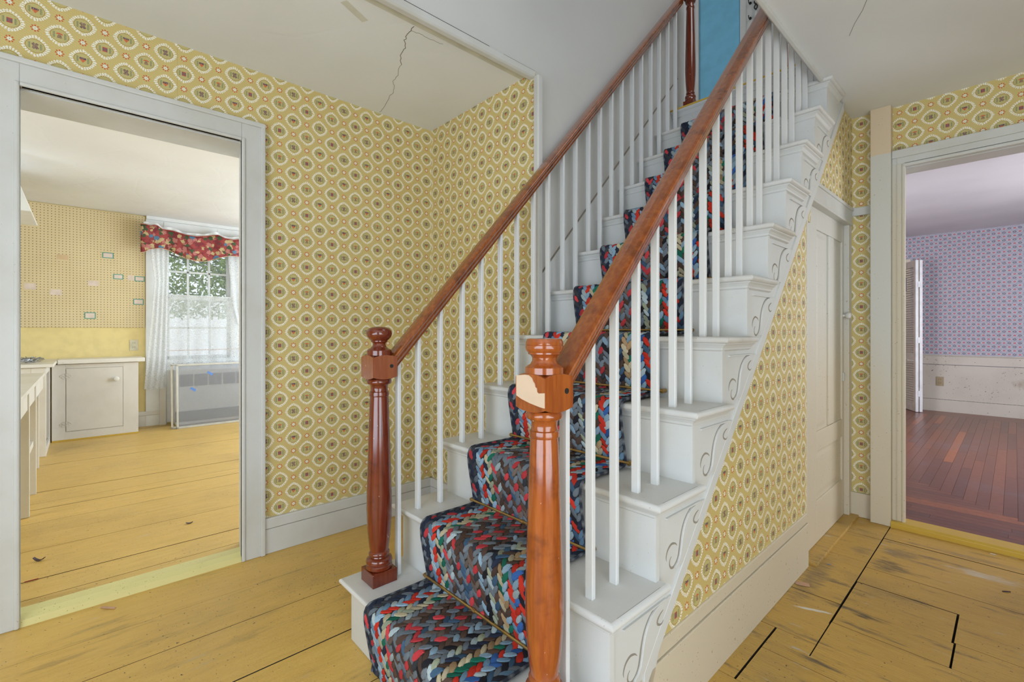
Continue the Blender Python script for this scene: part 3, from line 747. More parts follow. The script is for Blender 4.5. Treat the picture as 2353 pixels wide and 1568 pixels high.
# ================================================================== DOORWAY TRIM
def casing_x(name, label, X, ya, yb, zt, w_, m='trim', out=1):
    """door casing on a wall plane X; opening ya..yb, head zt"""
    t = thing(name, (X, (ya + yb) / 2, 0), label, 'door casing', kind=S)
    for nm, a, b_, lo in (('left', ya - w_, ya, True), ('right', yb, yb + w_, False)):
        MB().box(X, X + 0.020 * out, a, b_, 0, zt + w_).build('side_board', m, t, bevel=0.002)
        e0, e1 = (a, a + 0.018) if lo else (b_ - 0.018, b_)
        MB().box(X, X + 0.030 * out, e0, e1, 0, zt + w_ + 0.001).build('back_band', m, t, bevel=0.004)
        i0, i1 = (b_ - 0.014, b_ + 0.0) if lo else (a, a + 0.014)
        MB().box(X, X + 0.027 * out, i0, i1, 0.0, zt + 0.014).build('bead', m, t, bevel=0.005, seg=3)
    MB().box(X, X + 0.0205 * out, ya, yb, zt, zt + w_).build('head_board', m, t, bevel=0.002)
    MB().box(X, X + 0.031 * out, ya - w_, yb + w_, zt + w_ - 0.018, zt + w_ + 0.002).build('back_band', m, t, bevel=0.004)
    MB().box(X, X + 0.027 * out, ya, yb, zt, zt + 0.014).build('bead', m, t, bevel=0.005, seg=3)
    return t
t_ = casing_x('trim_kitchen_doorway', 'white moulded casing around the kitchen doorway', XL, -0.781, -0.109, 1.857, 0.094)
MB().prism([(XL, -0.7855), (-1.965, -0.8035), (-1.965, -0.798), (XL, -0.780)], 'z', 0.0, 1.855).build('jamb', 'trim', t_, bevel=0.001)
MB().prism([(XL, -0.1045), (-1.965, -0.0665), (-1.965, -0.071), (XL, -0.109)], 'z', 0.0, 1.855).build('jamb', 'trim', t_, bevel=0.001)
MB().box(-1.965, XL - 0.001, -0.797, -0.071, 1.8495, 1.857).build('head_jamb', 'trim', t_, bevel=0.001)
# kitchen-side casing edge and hinge marks
MB().box(-1.985, -1.966, -0.88, -0.8025, 0, 1.92).build('side_board', 'trim', t_, bevel=0.002)

# right doorway casing (plane Y=2.515, facing -Y)
t_ = thing('trim_right_doorway', (0.5, 2.50, 0), 'white casing with yellowed foot around the right doorway', 'door casing', kind=S)
MB().box(0.131, 0.182, 2.490, 2.515, 0, 1.955).build('side_board', 'footed', t_, bevel=0.002)
MB().box(0.150, 0.154, 2.486, 2.492, 0, 1.955).build('groove_bead', 'footed', t_, bevel=0.001)
MB().box(0.171, 0.184, 2.484, 2.515, 0, 1.882).build('bead', 'footed', t_, bevel=0.004, seg=3)
MB().box(0.131, 1.05, 2.488, 2.515, 1.885, 1.955).build('head_board', 'trim', t_, bevel=0.003)
MB().box(0.131, 1.05, 2.478, 2.515, 1.915, 1.957).build('head_band', 'trim', t_, bevel=0.004)
MB().box(0.176, 0.99, 2.482, 2.515, 1.866, 1.882).build('bead', 'trim', t_, bevel=0.004, seg=3)
MB().box(0.158, 0.168, 2.515, 2.640, 0, 1.872).build('jamb', 'footed', t_)
MB().box(0.168, 0.174, 2.545, 2.575, 0, 1.866).build('stop', 'footed', t_)
MB().box(0.168, 0.99, 2.515, 2.640, 1.862, 1.874).build('head_jamb', 'trim', t_)
MB().box(0.98, 1.05, 2.490, 2.515, 0, 1.955).build('side_board', 'footed', t_, bevel=0.002)
MB().box(0.168, 0.1765, 2.585, 2.610, 1.23, 1.30).build('strike_plate', 'ironblack', t_)
# boxed post
MB().box(0.0445, 0.131, 2.458, 2.515, 0, CZ).build('trim_post', 'beige_post', world0=True, kind=S, label='boxed corner post, bare beige at the top and white below', cat='post', bevel=0.003)
# baseboard and rail on the strip
t_ = thing('baseboard_right', (0.0, 2.50, 0), 'cream baseboard and rail between closet door and post', 'baseboard', kind=S)
MB().box(-0.075, 0.0445, 2.497, 2.515, 0, 0.130).build('board', 'footed', t_, bevel=0.002)
MB().box(-0.075, 0.0445, 2.503, 2.515, 1.652, 1.697).build('rail', 'trim', t_, bevel=0.002)

# baseboards left
def base2(name, x0, x1, y0, y1, face, label):
    t = thing(name, ((x0 + x1) / 2, (y0 + y1) / 2, 0), label, 'baseboard', kind=S)
    if face == 'x': MB().box(x0, x0 + 0.016, y0, y1, 0, 0.112).build('board', 'trim', t, bevel=0.002); MB().box(x0, x0 + 0.020, y0, y1, 0.114, 0.162).build('cap_mould', 'trim', t, bevel=0.004)
    else: MB().box(x0, x1, y1 - 0.016, y1, 0, 0.112).build('board', 'trim', t, bevel=0.002); MB().box(x0, x1, y1 - 0.020, y1, 0.114, 0.162).build('cap_mould', 'trim', t, bevel=0.004)
base2('baseboard_left', XL, XL, -0.016, 0.883, 'x', 'white baseboard right of the kitchen doorway')
base2('baseboard_left', XL, XL, -3.0, -0.88, 'x', 'white baseboard left of the kitchen doorway')
base2('baseboard_back', XL, -0.95, 0.883, 0.883, 'y', 'white baseboard behind the lowest left steps')
# understair baseboard
t_ = thing('baseboard_understair', (-0.04, 1.0, 0), 'deep cream baseboard under the staircase wallpaper', 'baseboard', kind=S)
MB().prism([(-0.02, 0.0), (1.680, 0.0), (1.680, 0.188), (-0.02, 0.188)], 'x', -0.046, -0.036).build('board', 'footed', t_, bevel=0.002)
MB().prism([(0.36, 0.190), (1.676, 0.190), (1.676, 0.232), (0.395, 0.232)], 'x', -0.052, -0.040).build('cap_mould', 'footed', t_, bevel=0.003)

# ================================================================== CLOSET DOOR
XD = -0.070
dr = thing('door_closet', (XD, 2.1, 0.0), 'narrow white panelled closet door under the stairs', 'door', kind=S)
MB().prism([(1.690, 0.012), (2.455, 0.012), (2.455, 1.615), (1.690, 1.615)], 'x', XD - 0.03, XD - 0.008).build('leaf_core', 'footed', dr)
def fr(y0, y1, z0, z1, m='trim'): return MB().box(XD - 0.012, XD, y0, y1, z0, z1)
for y0, y1 in ((1.690, 1.935), (2.145, 2.245), (2.415, 2.455)): fr(y0, y1, 0.541 if y0 == 2.145 else 0.012, 1.499 if y0 == 2.145 else 1.614).build('stile', 'footed', dr, bevel=0.003)
for z0, z1 in ((0.012, 0.212), (0.442, 0.540), (1.500, 1.615)): fr(1.936, 2.414, z0, z1 - 0.002).build('rail', 'footed', dr, bevel=0.003)
for y0, y1, z0, z1 in ((1.945, 2.135, 0.55, 1.49), (2.255, 2.405, 0.55, 1.49), (1.945, 2.405, 0.222, 0.432)):
    p = MB(); p.box(XD - 0.012, XD - 0.006, y0 + 0.025, y1 - 0.025, z0 + 0.025, z1 - 0.025)
    p.add([(XD - 0.0085, y0, z0), (XD - 0.0085, y1, z0), (XD - 0.0085, y1, z1), (XD - 0.0085, y0, z1), (XD - 0.006, y0 + 0.025, z0 + 0.025), (XD - 0.006, y1 - 0.025, z0 + 0.025), (XD - 0.006, y1 - 0.025, z1 - 0.025), (XD - 0.006, y0 + 0.025, z1 - 0.025)],
          [(0, 1, 5, 4), (1, 2, 6, 5), (2, 3, 7, 6), (3, 0, 4, 7)])
    p.build('panel', 'footed', dr)
kn = MB().lathe([(0.007, 0), (0.007, 0.008), (0.011, 0.011), (0.017, 0.018), (0.018, 0.028), (0.012, 0.036), (0.003, 0.038)], 0, 0, 18)
kn.v = [(XD + v[2], 2.437 + v[0], 1.102 + v[1]) for v in kn.v]
kn.build('knob', 'knob', dr, label='round white porcelain knob')
MB().box(XD, XD + 0.006, 2.425, 2.445, 0.745, 0.79).build('latch', 'trim', dr, bevel=0.001)
hg = MB().box(XD - 0.002, XD + 0.002, 1.700, 1.735, 1.36, 1.44)
hg.tube([(XD + 0.003, 1.700, 1.355), (XD + 0.003, 1.700, 1.445)], 0.005, 8); hg.build('hinge', 'trim', dr)
for z in (1.372, 1.398, 1.428): MB().box(XD + 0.001, XD + 0.0085, 1.698, 1.722, z - 0.005, z + 0.004).build('hinge_gap', 'slot', dr)
MB().box(XD - 0.002, XD + 0.002, 1.700, 1.735, 0.22, 0.30).build('hinge', 'trim', dr)
t_ = thing('trim_closet_frame', (-0.05, 2.1, 0), 'white frame and header around the closet door', 'door casing', kind=S)
MB().box(-0.085, -0.043, 1.682, 1.698, 0, 1.63).build('jamb', 'footed', t_, bevel=0.001)
MB().box(-0.085, -0.047, 2.455, 2.515, 0, 1.63).build('jamb', 'footed', t_, bevel=0.003)
MB().box(-0.085, -0.040, 1.690, 2.497, 1.600, 1.688).build('head_board', 'trim', t_, bevel=0.003)
MB().box(-0.083, -0.034, 1.688, 2.499, 1.677, 1.694).build('head_cap', 'trim', t_, bevel=0.003)
MB().box(-0.083, -0.036, 1.692, 2.495, 1.597, 1.611).build('head_bead', 'trim', t_, bevel=0.003)

# ================================================================== STAIRCASE
st = thing('staircase', (-0.475, 0.0, 0.0), 'steep white painted staircase with scrolled brackets on its open side', 'staircase')
def tread_poly(i, x0, x1):
    pass
for i in range(1, NS + 1):
    yn = (i - 1) * G; z = i * RZ
    xl = -0.949 if i <= 5 else -0.906
    # riser
    zr0 = (i - 1) * RZ; zr1 = z - 0.019
    r = MB().box((-0.919 if i <= 5 else -0.906), -0.030, yn + 0.030, yn + 0.046, zr0 if i > 1 else 0.0, zr1)
    r.build('riser', 'stair', st)
    if i < NS:
        # tread with half round nosing at front (and at the open ends)
        t1 = 0.019; yb_ = yn + G + 0.046
        m_ = MB().box(xl + 0.0115 if i <= 5 else xl, -0.0115, yn + 0.0092, yb_, z - t1, z)
        AN = [(-PI / 2) + k * PI / 8 for k in range(9)]
        def ring(fx):
            return [fx(0.0095 * math.cos(a_), z - t1 / 2 + t1 / 2 * math.sin(a_)) for a_ in AN]
        ybl = min(yb_, 0.868)
        rings = ([ring(lambda o, h: (xl + 0.012 - 1.26 * o, ybl, h)), ring(lambda o, h: (xl + 0.012 - 1.26 * o, yn + 0.0095 - o, h))] if i <= 5 else [ring(lambda o, h: (xl, yn + 0.0095 - o, h))])
        rings += [ring(lambda o, h: (-0.012 + 1.26 * o, yn + 0.0095 - o, h)), ring(lambda o, h: (-0.012 + 1.26 * o, yb_ + 0.004, h))]
        n_ = len(AN); vs_ = [p for q in rings for p in q]
        fs_ = [(j * n_ + k, j * n_ + k + 1, (j + 1) * n_ + k + 1, (j + 1) * n_ + k) for j in range(len(rings) - 1) for k in range(n_ - 1)] + [tuple(range(n_)), tuple((len(rings) - 1) * n_ + k for k in range(n_))]
        m_.add(vs_, fs_, 0, True)
        m_.build('tread', 'treadp', st)
        MB().box(-0.0122, -0.0116, yn + 0.03, yn + G + 0.02, z - 0.0002, z + 0.0003).build('return_joint', 'crack', st)
    else:
        m_ = MB().prism([(yn, z), (yn - 0.0, z - 0.012), (yn + 0.01, z - 0.02), (2.2, z - 0.02), (2.2, z)], 'x', -0.906, -0.02)
        m_.build('tread', 'stair', st)
        MB().box(-0.935, -0.02, yn - 0.003, yn + 0.05, z - 0.004, z + 0.006).build('landing_nosing', 'sill_gold', st, label='yellow painted landing edge', bevel=0.002)
    # cove moulding under the nosing, returned along the open side
    cd_ = [(0.0, 0.0, -0.019), (0.018, 0.024, -0.0192), (0.0175, 0.023, -0.0225), (0.013, 0.016, -0.027), (0.008, 0.011, -0.034), (0.007, 0.010, -0.040), (0.003, 0.004, -0.0425), (0.0, 0.0, -0.045)]
    x0_ = -0.932 if i <= 5 else -0.906
    rings = [[(x0_, yn + 0.031 - f_, z + h) for f_, g_, h in cd_]]
    if i < NS: rings += [[(-0.037 + g_, yn + 0.031 - f_, z + h) for f_, g_, h in cd_], [(-0.037 + g_, yn + G + 0.058, z + h) for f_, g_, h in cd_]]
    else: rings += [[(-0.03, yn + 0.031 - f_, z + h) for f_, g_, h in cd_]]
    n_ = len(cd_); c_ = MB().add([p for q in rings for p in q], [(j * n_ + k, j * n_ + (k + 1) % n_, (j + 1) * n_ + (k + 1) % n_, (j + 1) * n_ + k) for j in range(len(rings) - 1) for k in range(n_)] + [tuple(range(n_)), tuple((len(rings) - 1) * n_ + k for k in range(n_))])
    c_.build('cove_moulding', 'stair', st)
# open string on the right: stepped top, diagonal bottom
poly = [(0.036, 0.0), (0.036, 0.178)]
for i in range(1, 12):
    poly += [(i * G + 0.036, i * RZ - 0.022), (i * G + 0.036, (i + 1) * RZ - 0.022)] if i < 11 else [(i * G + 0.036, i * RZ - 0.022)]
poly += [(2.262, 2.19), (2.262, zdiag(2.262)), (0.445, zdiag(0.445)), (0.445, 0.236), (0.34, 0.0)]
MB().prism(poly, 'x', -0.062, -0.036).build('string', 'stair', st)
d0, d1 = 0.36, 2.262
MB().prism([(d0, zdiag(d0)), (d1, zdiag(d1)), (d1 , zdiag(d1) + 0.050), (d0, zdiag(d0) + 0.050)], 'x', -0.050, -0.030).build('string_edge', 'stair', st, bevel=0.002)
# closed side below on the left of the first steps
poly = [(0.036, 0.0), (0.036, 0.178)]
for i in range(1, 5): poly += [(i * G + 0.036, i * RZ - 0.022), (i * G + 0.036, (i + 1) * RZ - 0.022)]
poly += [(0.868, 0.981), (0.868, 0.0)]
MB().prism(poly, 'x', -0.917, -0.896).build('side_panel', 'stair', st)
# brackets
S_ = [(.250, -.062), (.226, -.066), (.204, -.077), (.187, -.093), (.175, -.112), (.167, -.134), (.162, -.156), (.156, -.175), (.146, -.188), (.130, -.1965)]
plate = [(.298, -.060)] + S_ + [(.130, -.1985), (.168, -.1985)]
brk = None
def crv(pts, n=5): return [tuple(p) for p in catmull([(a, b_, 0) for a, b_ in pts], n)]
hook = crv([(.256, -.080), (.240, -.086), (.228, -.096), (.230, -.106), (.246, -.112), (.258, -.106)])
spo = crv([(.146, -.146), (.136, -.138), (.116, -.134), (.098, -.143), (.090, -.158), (.091, -.170)])
spi = crv([(.124, -.158), (.113, -.167), (.109, -.178), (.113, -.189), (.124, -.193), (.137, -.186)])
for i in range(1, 11):
    yn = (i - 1) * G; z = i * RZ
    if brk is None:
        b_ = MB().prism([(a + yn, c + z) for a, c in plate], 'x', -0.037, -0.0305)
        b_.box(-0.037, -0.0300, yn + 0.085, yn + 0.272, z - 0.0625, z - 0.058)
        brk = b_.build('bracket', 'stair', st, bevel=0.0018)
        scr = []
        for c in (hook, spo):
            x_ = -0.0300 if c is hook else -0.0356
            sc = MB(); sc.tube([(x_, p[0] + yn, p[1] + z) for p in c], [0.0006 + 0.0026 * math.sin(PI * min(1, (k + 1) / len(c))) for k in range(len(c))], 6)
            sc.v = [(x_ + (v[0] - x_) * 0.25, v[1], v[2]) for v in sc.v]; scr.append(sc.build('scroll_shade', 'groove', st))  # flattened dark crescents paint the shade in the scroll cuts
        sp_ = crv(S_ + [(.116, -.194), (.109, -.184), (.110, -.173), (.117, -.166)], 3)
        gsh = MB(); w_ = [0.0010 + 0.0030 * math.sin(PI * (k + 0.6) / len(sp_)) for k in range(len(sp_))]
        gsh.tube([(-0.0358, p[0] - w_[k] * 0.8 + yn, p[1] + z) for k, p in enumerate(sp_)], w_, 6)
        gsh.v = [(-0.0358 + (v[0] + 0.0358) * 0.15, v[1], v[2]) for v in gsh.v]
        gs = gsh.build('scroll_edge_shade', 'groove', st)  # dark strip paints the shaded side of the scroll edge, plus dirt
    else:
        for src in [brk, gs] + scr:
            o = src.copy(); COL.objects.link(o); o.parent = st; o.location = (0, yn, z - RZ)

# ================================================================== RAILINGS
def newel(parent, cx, cy, z0, dz, m, kind, block_m, rs=1.0):
    n = []
    # foot plinth and base turnings
    hp_ = 0.0425 * rs
    p = MB().box(cx - hp_, cx + hp_, cy - hp_, cy + hp_, z0, z0 + 0.043).build('plinth', m, parent, bevel=0.002)
    Z = lambda z: z0 + (z - 0.2) * dz
    prof = [(0.038, 0.243), (0.0415, 0.246), (0.0415, 0.255), (0.039, 0.258), (0.0415, 0.262), (0.0425, 0.268), (0.040, 0.275), (0.034, 0.279), (0.028, 0.281), (0.027, 0.284),
            (0.031, 0.286), (0.0335, 0.290), (0.0335, 0.294), (0.031, 0.298), (0.029, 0.300), (0.0305, 0.306), (0.0335, 0.33), (0.037, 0.365), (0.0395, 0.405), (0.0405, 0.44), (0.0400, 0.48), (0.038, 0.55), (0.0355, 0.63), (0.033, 0.71), (0.0305, 0.785), (0.0295, 0.804),
            (0.0315, 0.806), (0.032, 0.812), (0.0315, 0.819), (0.0285, 0.821), (0.0275, 0.828), (0.028, 0.838), (0.031, 0.843), (0.037, 0.845), (0.0395, 0.849), (0.0395, 0.856), (0.036, 0.862)]
    sh = MB().lathe([(r * rs, Z(z)) for r, z in prof], cx, cy, 32).build('turned_shaft', m, parent)
    zb0, zb1 = Z(0.862), Z(0.862) + 0.078
    h = 0.0425 * rs
    # block: square, its top and bottom edges turned so every face ends in an arc
    bl = MB(); N = 8; vs = []; ring = []
    for lev in (0, 1):
        for s_ in range(4):
            for k in range(N):
                u = -1 + 2 * k / N
                a, b_ = [(u, -1), (1, u), (-u, 1), (-1, -u)][s_]
                drop = 0.0075 * (u * u)
                zz = (zb0 + drop) if lev == 0 else (zb1 - drop)
                vs.append((cx + a * h, cy + b_ * h, zz))
    R = 4 * N
    fs = [(k, (k + 1) % R, (k + 1) % R + R, k + R) for k in range(R)]
    c0 = len(vs); vs += [(cx, cy, zb0 - 0.002), (cx, cy, zb1 + 0.002)]
    fs += [((k + 1) % R, k, c0) for k in range(R)] + [(k + R, (k + 1) % R + R, c0 + 1) for k in range(R)]
    bl.add(vs, fs)
    blk = bl.build('newel_block', block_m, parent)
    t = zb1
    if kind == 'ball':
        pr = [(0.030, t - 0.004), (0.0395, t - 0.001), (0.0395, t + 0.014), (0.036, t + 0.018), (0.028, t + 0.022), (0.0215, t + 0.030), (0.0205, t + 0.037), (0.024, t + 0.041), (0.0265, t + 0.043), (0.0265, t + 0.046), (0.031, t + 0.050), (0.038, t + 0.058), (0.0413, t + 0.068), (0.040, t + 0.078), (0.034, t + 0.086), (0.022, t + 0.091), (0.002, t + 0.093)]
    else:
        pr = [(0.030, t - 0.004), (0.0405, t - 0.001), (0.0405, t + 0.012), (0.037, t + 0.015), (0.030, t + 0.019), (0.0258, t + 0.026), (0.0255, t + 0.032), (0.029, t + 0.037), (0.0345, t + 0.040), (0.0345, t + 0.043), (0.0385, t + 0.047), (0.0400, t + 0.053), (0.0398, t + 0.0575), (0.0390, t + 0.0585), (0.0398, t + 0.0595), (0.0392, t + 0.066), (0.036, t + 0.0715), (0.030, t + 0.0725), (0.002, t + 0.0725)]
    MB().lathe(pr, cx, cy, 36).build('finial', m, parent)
    bolt = MB().tube([(cx + h - 0.004, cy + 0.022, zb0 + 0.042), (cx + h + 0.0012, cy + 0.022, zb0 + 0.042)], 0.006, 14); bolt.build('bolt', 'ironblack', parent)
    return blk, zb0, zb1
def railing(name, label, X, line, y0, y1, m, first, bal, flip):
    r = thing(name, (X, 0.1, 0.2), label, 'railing')
    zt, sl = line
    up = Vector((0, -sl, 1)).normalized(); sd = Vector((1, 0, 0))
    hw = 0.032
    prof = [(-0.017, -0.036), (0.017, -0.036), (0.019, -0.028), (0.025, -0.020), (0.027, -0.012), (0.0315, -0.006), (0.032, -0.001), (0.0295, 0.0015), (0.020, 0.0045), (0.0, 0.006), (-0.020, 0.0045), (-0.0295, 0.0015), (-0.032, -0.001), (-0.0315, -0.006), (-0.027, -0.012), (-0.025, -0.020), (-0.019, -0.028)]
    pts = [(X, y, zt + sl * (y - 0.144)) for y in (y0, y1)]
    MB().sweep(prof, pts, [(sd, up)] * 2, smooth=False).build('handrail', m, r, bevel=0.0012)
    for i, yy in bal:
        zb = i * RZ; off = 0.036 * math.sqrt(1 + sl * sl)
        za = lambda y: zt + sl * (y - 0.144) - off + 0.010
        mb = MB().box(-0.0105 + X, 0.0105 + X, yy - 0.0063, yy + 0.0063, zb - 0.004, zb + 0.1)
        mb.v = [(v[0], v[1], za(v[1]) if v[2] > zb + 0.05 else v[2]) for v in mb.v]
        mb.build('baluster', 'spindle', r, bevel=0.0012, seg=1)
    return r
balR = [(1, 0.152)] + [(i, (i - 1) * G + o) for i in range(2, 11) for o in (0.052, 0.146)] + [(11, 10 * G + 0.052)]
balL = [(1, 0.160)] + [(i, (i - 1) * G + o) for i in range(2, 12) for o in (0.046, 0.138)] 
rr_ = railing('stair_railing', 'right stair railing with orange cherry newel, handrail and white balusters', -0.100, (0.938, 1.113), 0.12, 1.86, 'rail', 1, balR, 0)
rl_ = railing('stair_railing', 'left stair railing with darker ball topped newel and white balusters', -0.845, (0.947, 1.095), 0.12, 2.09, 'rail', 1, balL, 0)
blk, zb0, zb1 = newel(rr_, -0.104, 0.092, 0.2, 0.985, 'newelR', 'disc', 'newelR')
px = MB(); pz = [(-0.143, .928), (-0.118, .931), (-0.107, .931), (-0.098, .926), (-0.094, .919), (-0.090, .915), (-0.088, .908), (-0.084, .906), (-0.083, .899), (-0.079, .896), (-0.0625, .898), (-0.0625, .868), (-0.075, .869), (-0.104, .874), (-0.128, .880), (-0.143, .886)]
px.prism([(a, b_ - 0.003) for a, b_ in pz], 'y', 0.0478, 0.0500); px.build('bare_patch', 'patch', blk, label='bare pale patch on the newel block')
WL[blk.name] = WL[rr_.name]
newel(rl_, -0.850, 0.094, 0.2, 1.0, 'newelL', 'ball', 'scuffed')
# upper newels
def upper(name, cx, cy, z0, label):
    r = thing(name, (cx, cy, z0), label, 'newel post')
    newel(r, cx, cy, z0, 1.02, 'newelL', 'ball', 'newelL', 0.76)
    return r
u1 = upper('newel_post', -0.800, 2.150, 2.4, 'dark red upper newel post beside the blue door')
for c in u1.children: pass
upper('newel_post', -0.400, 2.62, 2.392, 'second dark red newel post glimpsed through the right balusters')

# ================================================================== CARPET RUNNER
XA, XB = -0.727, -0.232
pth = [(0.012, 0.006), (0.016, 0.030)]
for i in range(1, 12):
    yn = (i - 1) * G; z = i * RZ
    pth += [(yn + 0.012, z - 0.165), (yn + 0.000, z - 0.100), (yn - 0.010, z - 0.040), (yn - 0.010, z - 0.008), (yn + 0.002, z + 0.008), (yn + 0.030, z + 0.010), (yn + 0.110, z + 0.009), (yn + 0.185, z + 0.009), (yn + G + 0.012, z + 0.014)]
pth = pth[:-1]
cp = catmull([(0, a, b_) for a, b_ in pth], 6)
# arc length table
L = [0.0]
for a, b_ in zip(cp, cp[1:]): L.append(L[-1] + (b_ - a).length)
def at(s):
    s = max(0, min(L[-1] - 1e-6, s))
    lo, hi = 0, len(L) - 1
    while hi - lo > 1:
        mid = (lo + hi) // 2
        if L[mid] <= s: lo = mid
        else: hi = mid
    u = (s - L[lo]) / max(1e-9, L[hi] - L[lo]); p = cp[lo].lerp(cp[hi], u)
    d = (cp[hi] - cp[lo]).normalized(); n = Vector((0, -d.z, d.y))
    return p, d, n
rn = thing('stair_runner', (-0.48, 0.0, 0.0), 'braided rag stair runner in grey, blue, red and cream', 'carpet')
# backing
bk = MB(); N = int(L[-1] / 0.012); vs = []
for k in range(N + 1):
    p, d, n = at(L[-1] * k / N)
    for xx in (XA, XB):
        for h in (-0.003, 0.0015): q = p + n * h; vs.append((xx, q.y, q.z))
fs = []
for k in range(N):
    a = k * 4; b_ = a + 4
    fs += [(a, a + 2, b_ + 2, b_), (a + 1, b_ + 1, b_ + 3, a + 3), (a, b_, b_ + 1, a + 1), (a + 2, a + 3, b_ + 3, b_ + 2)]
bk.add(vs, fs, 0, True); bk.build('backing', 'dark', rn)
C_ = dict(navy=(.022, .030, .055), char=(.045, .05, .06), slate=(.15, .18, .215), steel=(.13, .23, .34), lblue=(.24, .36, .47), pale=(.36, .44, .47), red=(.52, .035, .02), pred=(.52, .05, .06), cream=(.46, .40, .27), sage=(.30, .33, .24), green=(.012, .13, .085), brown=(.085, .052, .04), taupe=(.15, .115, .10), royal=(.04, .12, .36), black=(.015, .015, .02), tan=(.36, .24, .13), dblue=(.05, .10, .17))
colsets = [('navy', 'char', 'slate', 'navy', 'pred'), ('lblue', 'red', 'steel', 'red', 'pale', 'lblue'), ('cream', 'green', 'lblue', 'cream', 'navy', 'sage'),
           ('slate', 'brown', 'slate', 'taupe', 'pred', 'pale'), ('brown', 'slate', 'char', 'pred', 'slate', 'brown'), ('slate', 'pred', 'brown', 'slate', 'dblue', 'taupe'),
           ('taupe', 'slate', 'brown', 'char', 'slate', 'pred'), ('brown', 'slate', 'lblue', 'slate', 'brown', 'black'), ('sage', 'brown', 'slate', 'navy', 'pale', 'dblue'),
           ('cream', 'green', 'tan', 'lblue', 'cream', 'brown'), ('red', 'lblue', 'steel', 'royal', 'red', 'pale'), ('dblue', 'navy', 'red', 'steel', 'black', 'slate')]
nb = len(colsets); bw = (XB - XA) / nb
for ci, cs in enumerate(colsets):
    mb = MB(); xc = XA + bw * (ci + 0.5)
    pitch = 0.0118; nl = int(L[-1] / pitch)
    for k in range(nl):
        side = 1 if k % 2 else -1
        s0 = (k + 0.5 + random.uniform(-.18, .18)) * pitch
        ang = side * (0.62 + random.uniform(-.12, .12))
        la, lb = 0.0225 * random.uniform(.85, 1.15), 0.0096 * random.uniform(.85, 1.2)
        ox = side * bw * 0.22 + random.uniform(-.0015, .0015)
        cn = cs[k % len(cs)] if random.random() < 0.8 else random.choice(cs)
        c = C_[cn]; j = random.uniform(0.75, 1.2); c = tuple(v * j for v in c) + (1,)
        ca, sa = math.cos(ang), math.sin(ang)
        tw = random.uniform(-.0012, .0012)
        vs = []
        for (rad, h) in ((1.0, 0.0004), (0.72, 0.0036)):
            for q in range(8):
                th = 2 * PI * (q + .5) / 8
                a = la * rad * (abs(math.cos(th)) ** 1.0) * (1 if math.cos(th) >= 0 else -1); b2 = lb * rad * math.sin(th) 
                ds = a * ca - b2 * sa; dx = a * sa + b2 * ca
                p, d, n = at(s0 + ds)
                xx = min(XB - 0.001, max(XA + 0.001, xc + ox + dx))
                hh = h + (tw + 0.0012 * math.cos(th) * side * 0 if rad < 1 else 0)
                w_ = p + n * hh; vs.append((xx, w_.y, w_.z))
        p, d, n = at(s0); w_ = p + n * (0.0043 + tw); vs.append((xc + ox, w_.y, w_.z))
        fs = [(q, (q + 1) % 8, (q + 1) % 8 + 8, q + 8) for q in range(8)] + [(q + 8, (q + 1) % 8 + 8, 16) for q in range(8)]
        mb.add(vs, fs, 0, True); mb.col += [c] * 17
    mb.build('braid', 'rag', rn, kind='stuff')
# bound edges
for xx in (XA - 0.001, XB + 0.001):
    mb = MB(); pts = []
    for k in range(0, N + 1, 1):
        p, d, n = at(L[-1] * k / N); pts.append((xx, p.y + n.y * 0.002, p.z + n.z * 0.002))
    mb.tube(pts, 0.0042, 6)
    mb.col = [((0.03, 0.035, 0.05, 1) if (k // 6) % 3 else (0.16, 0.17, 0.18, 1)) for k in range(len(mb.v))]
    mb.build('edge_binding', 'rag', rn)
# stair rods
ordn = ['lowest', 'second', 'third', 'fourth', 'fifth', 'sixth', 'seventh', 'eighth', 'ninth', 'tenth']
rod0 = None
for i in range(1, 11):
    y = i * G + 0.006; z = i * RZ + 0.022
    lab = f'{ordn[i-1]} brass stair rod from the bottom, across the runner at the foot of a riser'
    if rod0 is None:
        r = thing('stair_rod', (-0.48, y, z), lab, 'stair rod', 'brass stair rods holding the runner')
        MB().tube([(-0.742, y, z), (-0.212, y, z)], 0.0042, 10).build('rod', 'brass', r)
        for xx in (-0.738, -0.216):
            MB().tube([(xx, y, z - 0.001), (xx, y + 0.022, z - 0.001)], 0.0075, 8).build('rod_bracket', 'brass', r)
        MB().tube([(-0.482, y, z), (-0.470, y, z)], 0.0062, 8).build('clip', 'brass', r)
        rod0 = r
    else:
        r = rod0.copy(); COL.objects.link(r); r.location = (-0.48, y, z); r['label'] = lab
        for c in list(rod0.children):
            d = c.copy(); COL.objects.link(d); d.parent = r

# ================================================================== UPSTAIRS
db = thing('door_upstairs', (-1.10, 3.29, 2.40), 'flat sky blue door at the head of the stairs', 'door', kind=S)
MB().box(-1.272, -0.925, 3.262, 3.295, 2.40, 4.38).build('leaf', 'blue', db, bevel=0.002)
MB().box(-1.262, -0.935, 3.2585, 3.262, 2.55, 4.3).build('panel', 'blue', db, bevel=0.001)
t_ = thing('trim_upstairs_door', (-1.0, 3.27, 2.4), 'white casing around the blue upstairs door', 'door casing', kind=S)
MB().box(-0.925, -0.80, 3.24, 3.30, 2.40, 4.45).build('side_board', 'trim', t_, bevel=0.003)
MB().box(-0.80, -0.785, 3.20, 3.30, 2.40, 4.45).build('back_band', 'trim', t_, bevel=0.003)
MB().box(-1.290, -1.270, 3.25, 3.30, 2.40, 4.45).build('side_board', 'trim', t_, bevel=0.003)
MB().box(-0.885, -0.879, 3.236, 3.242, 2.40, 4.4).build('bead', 'trim', t_)
ck = MB()
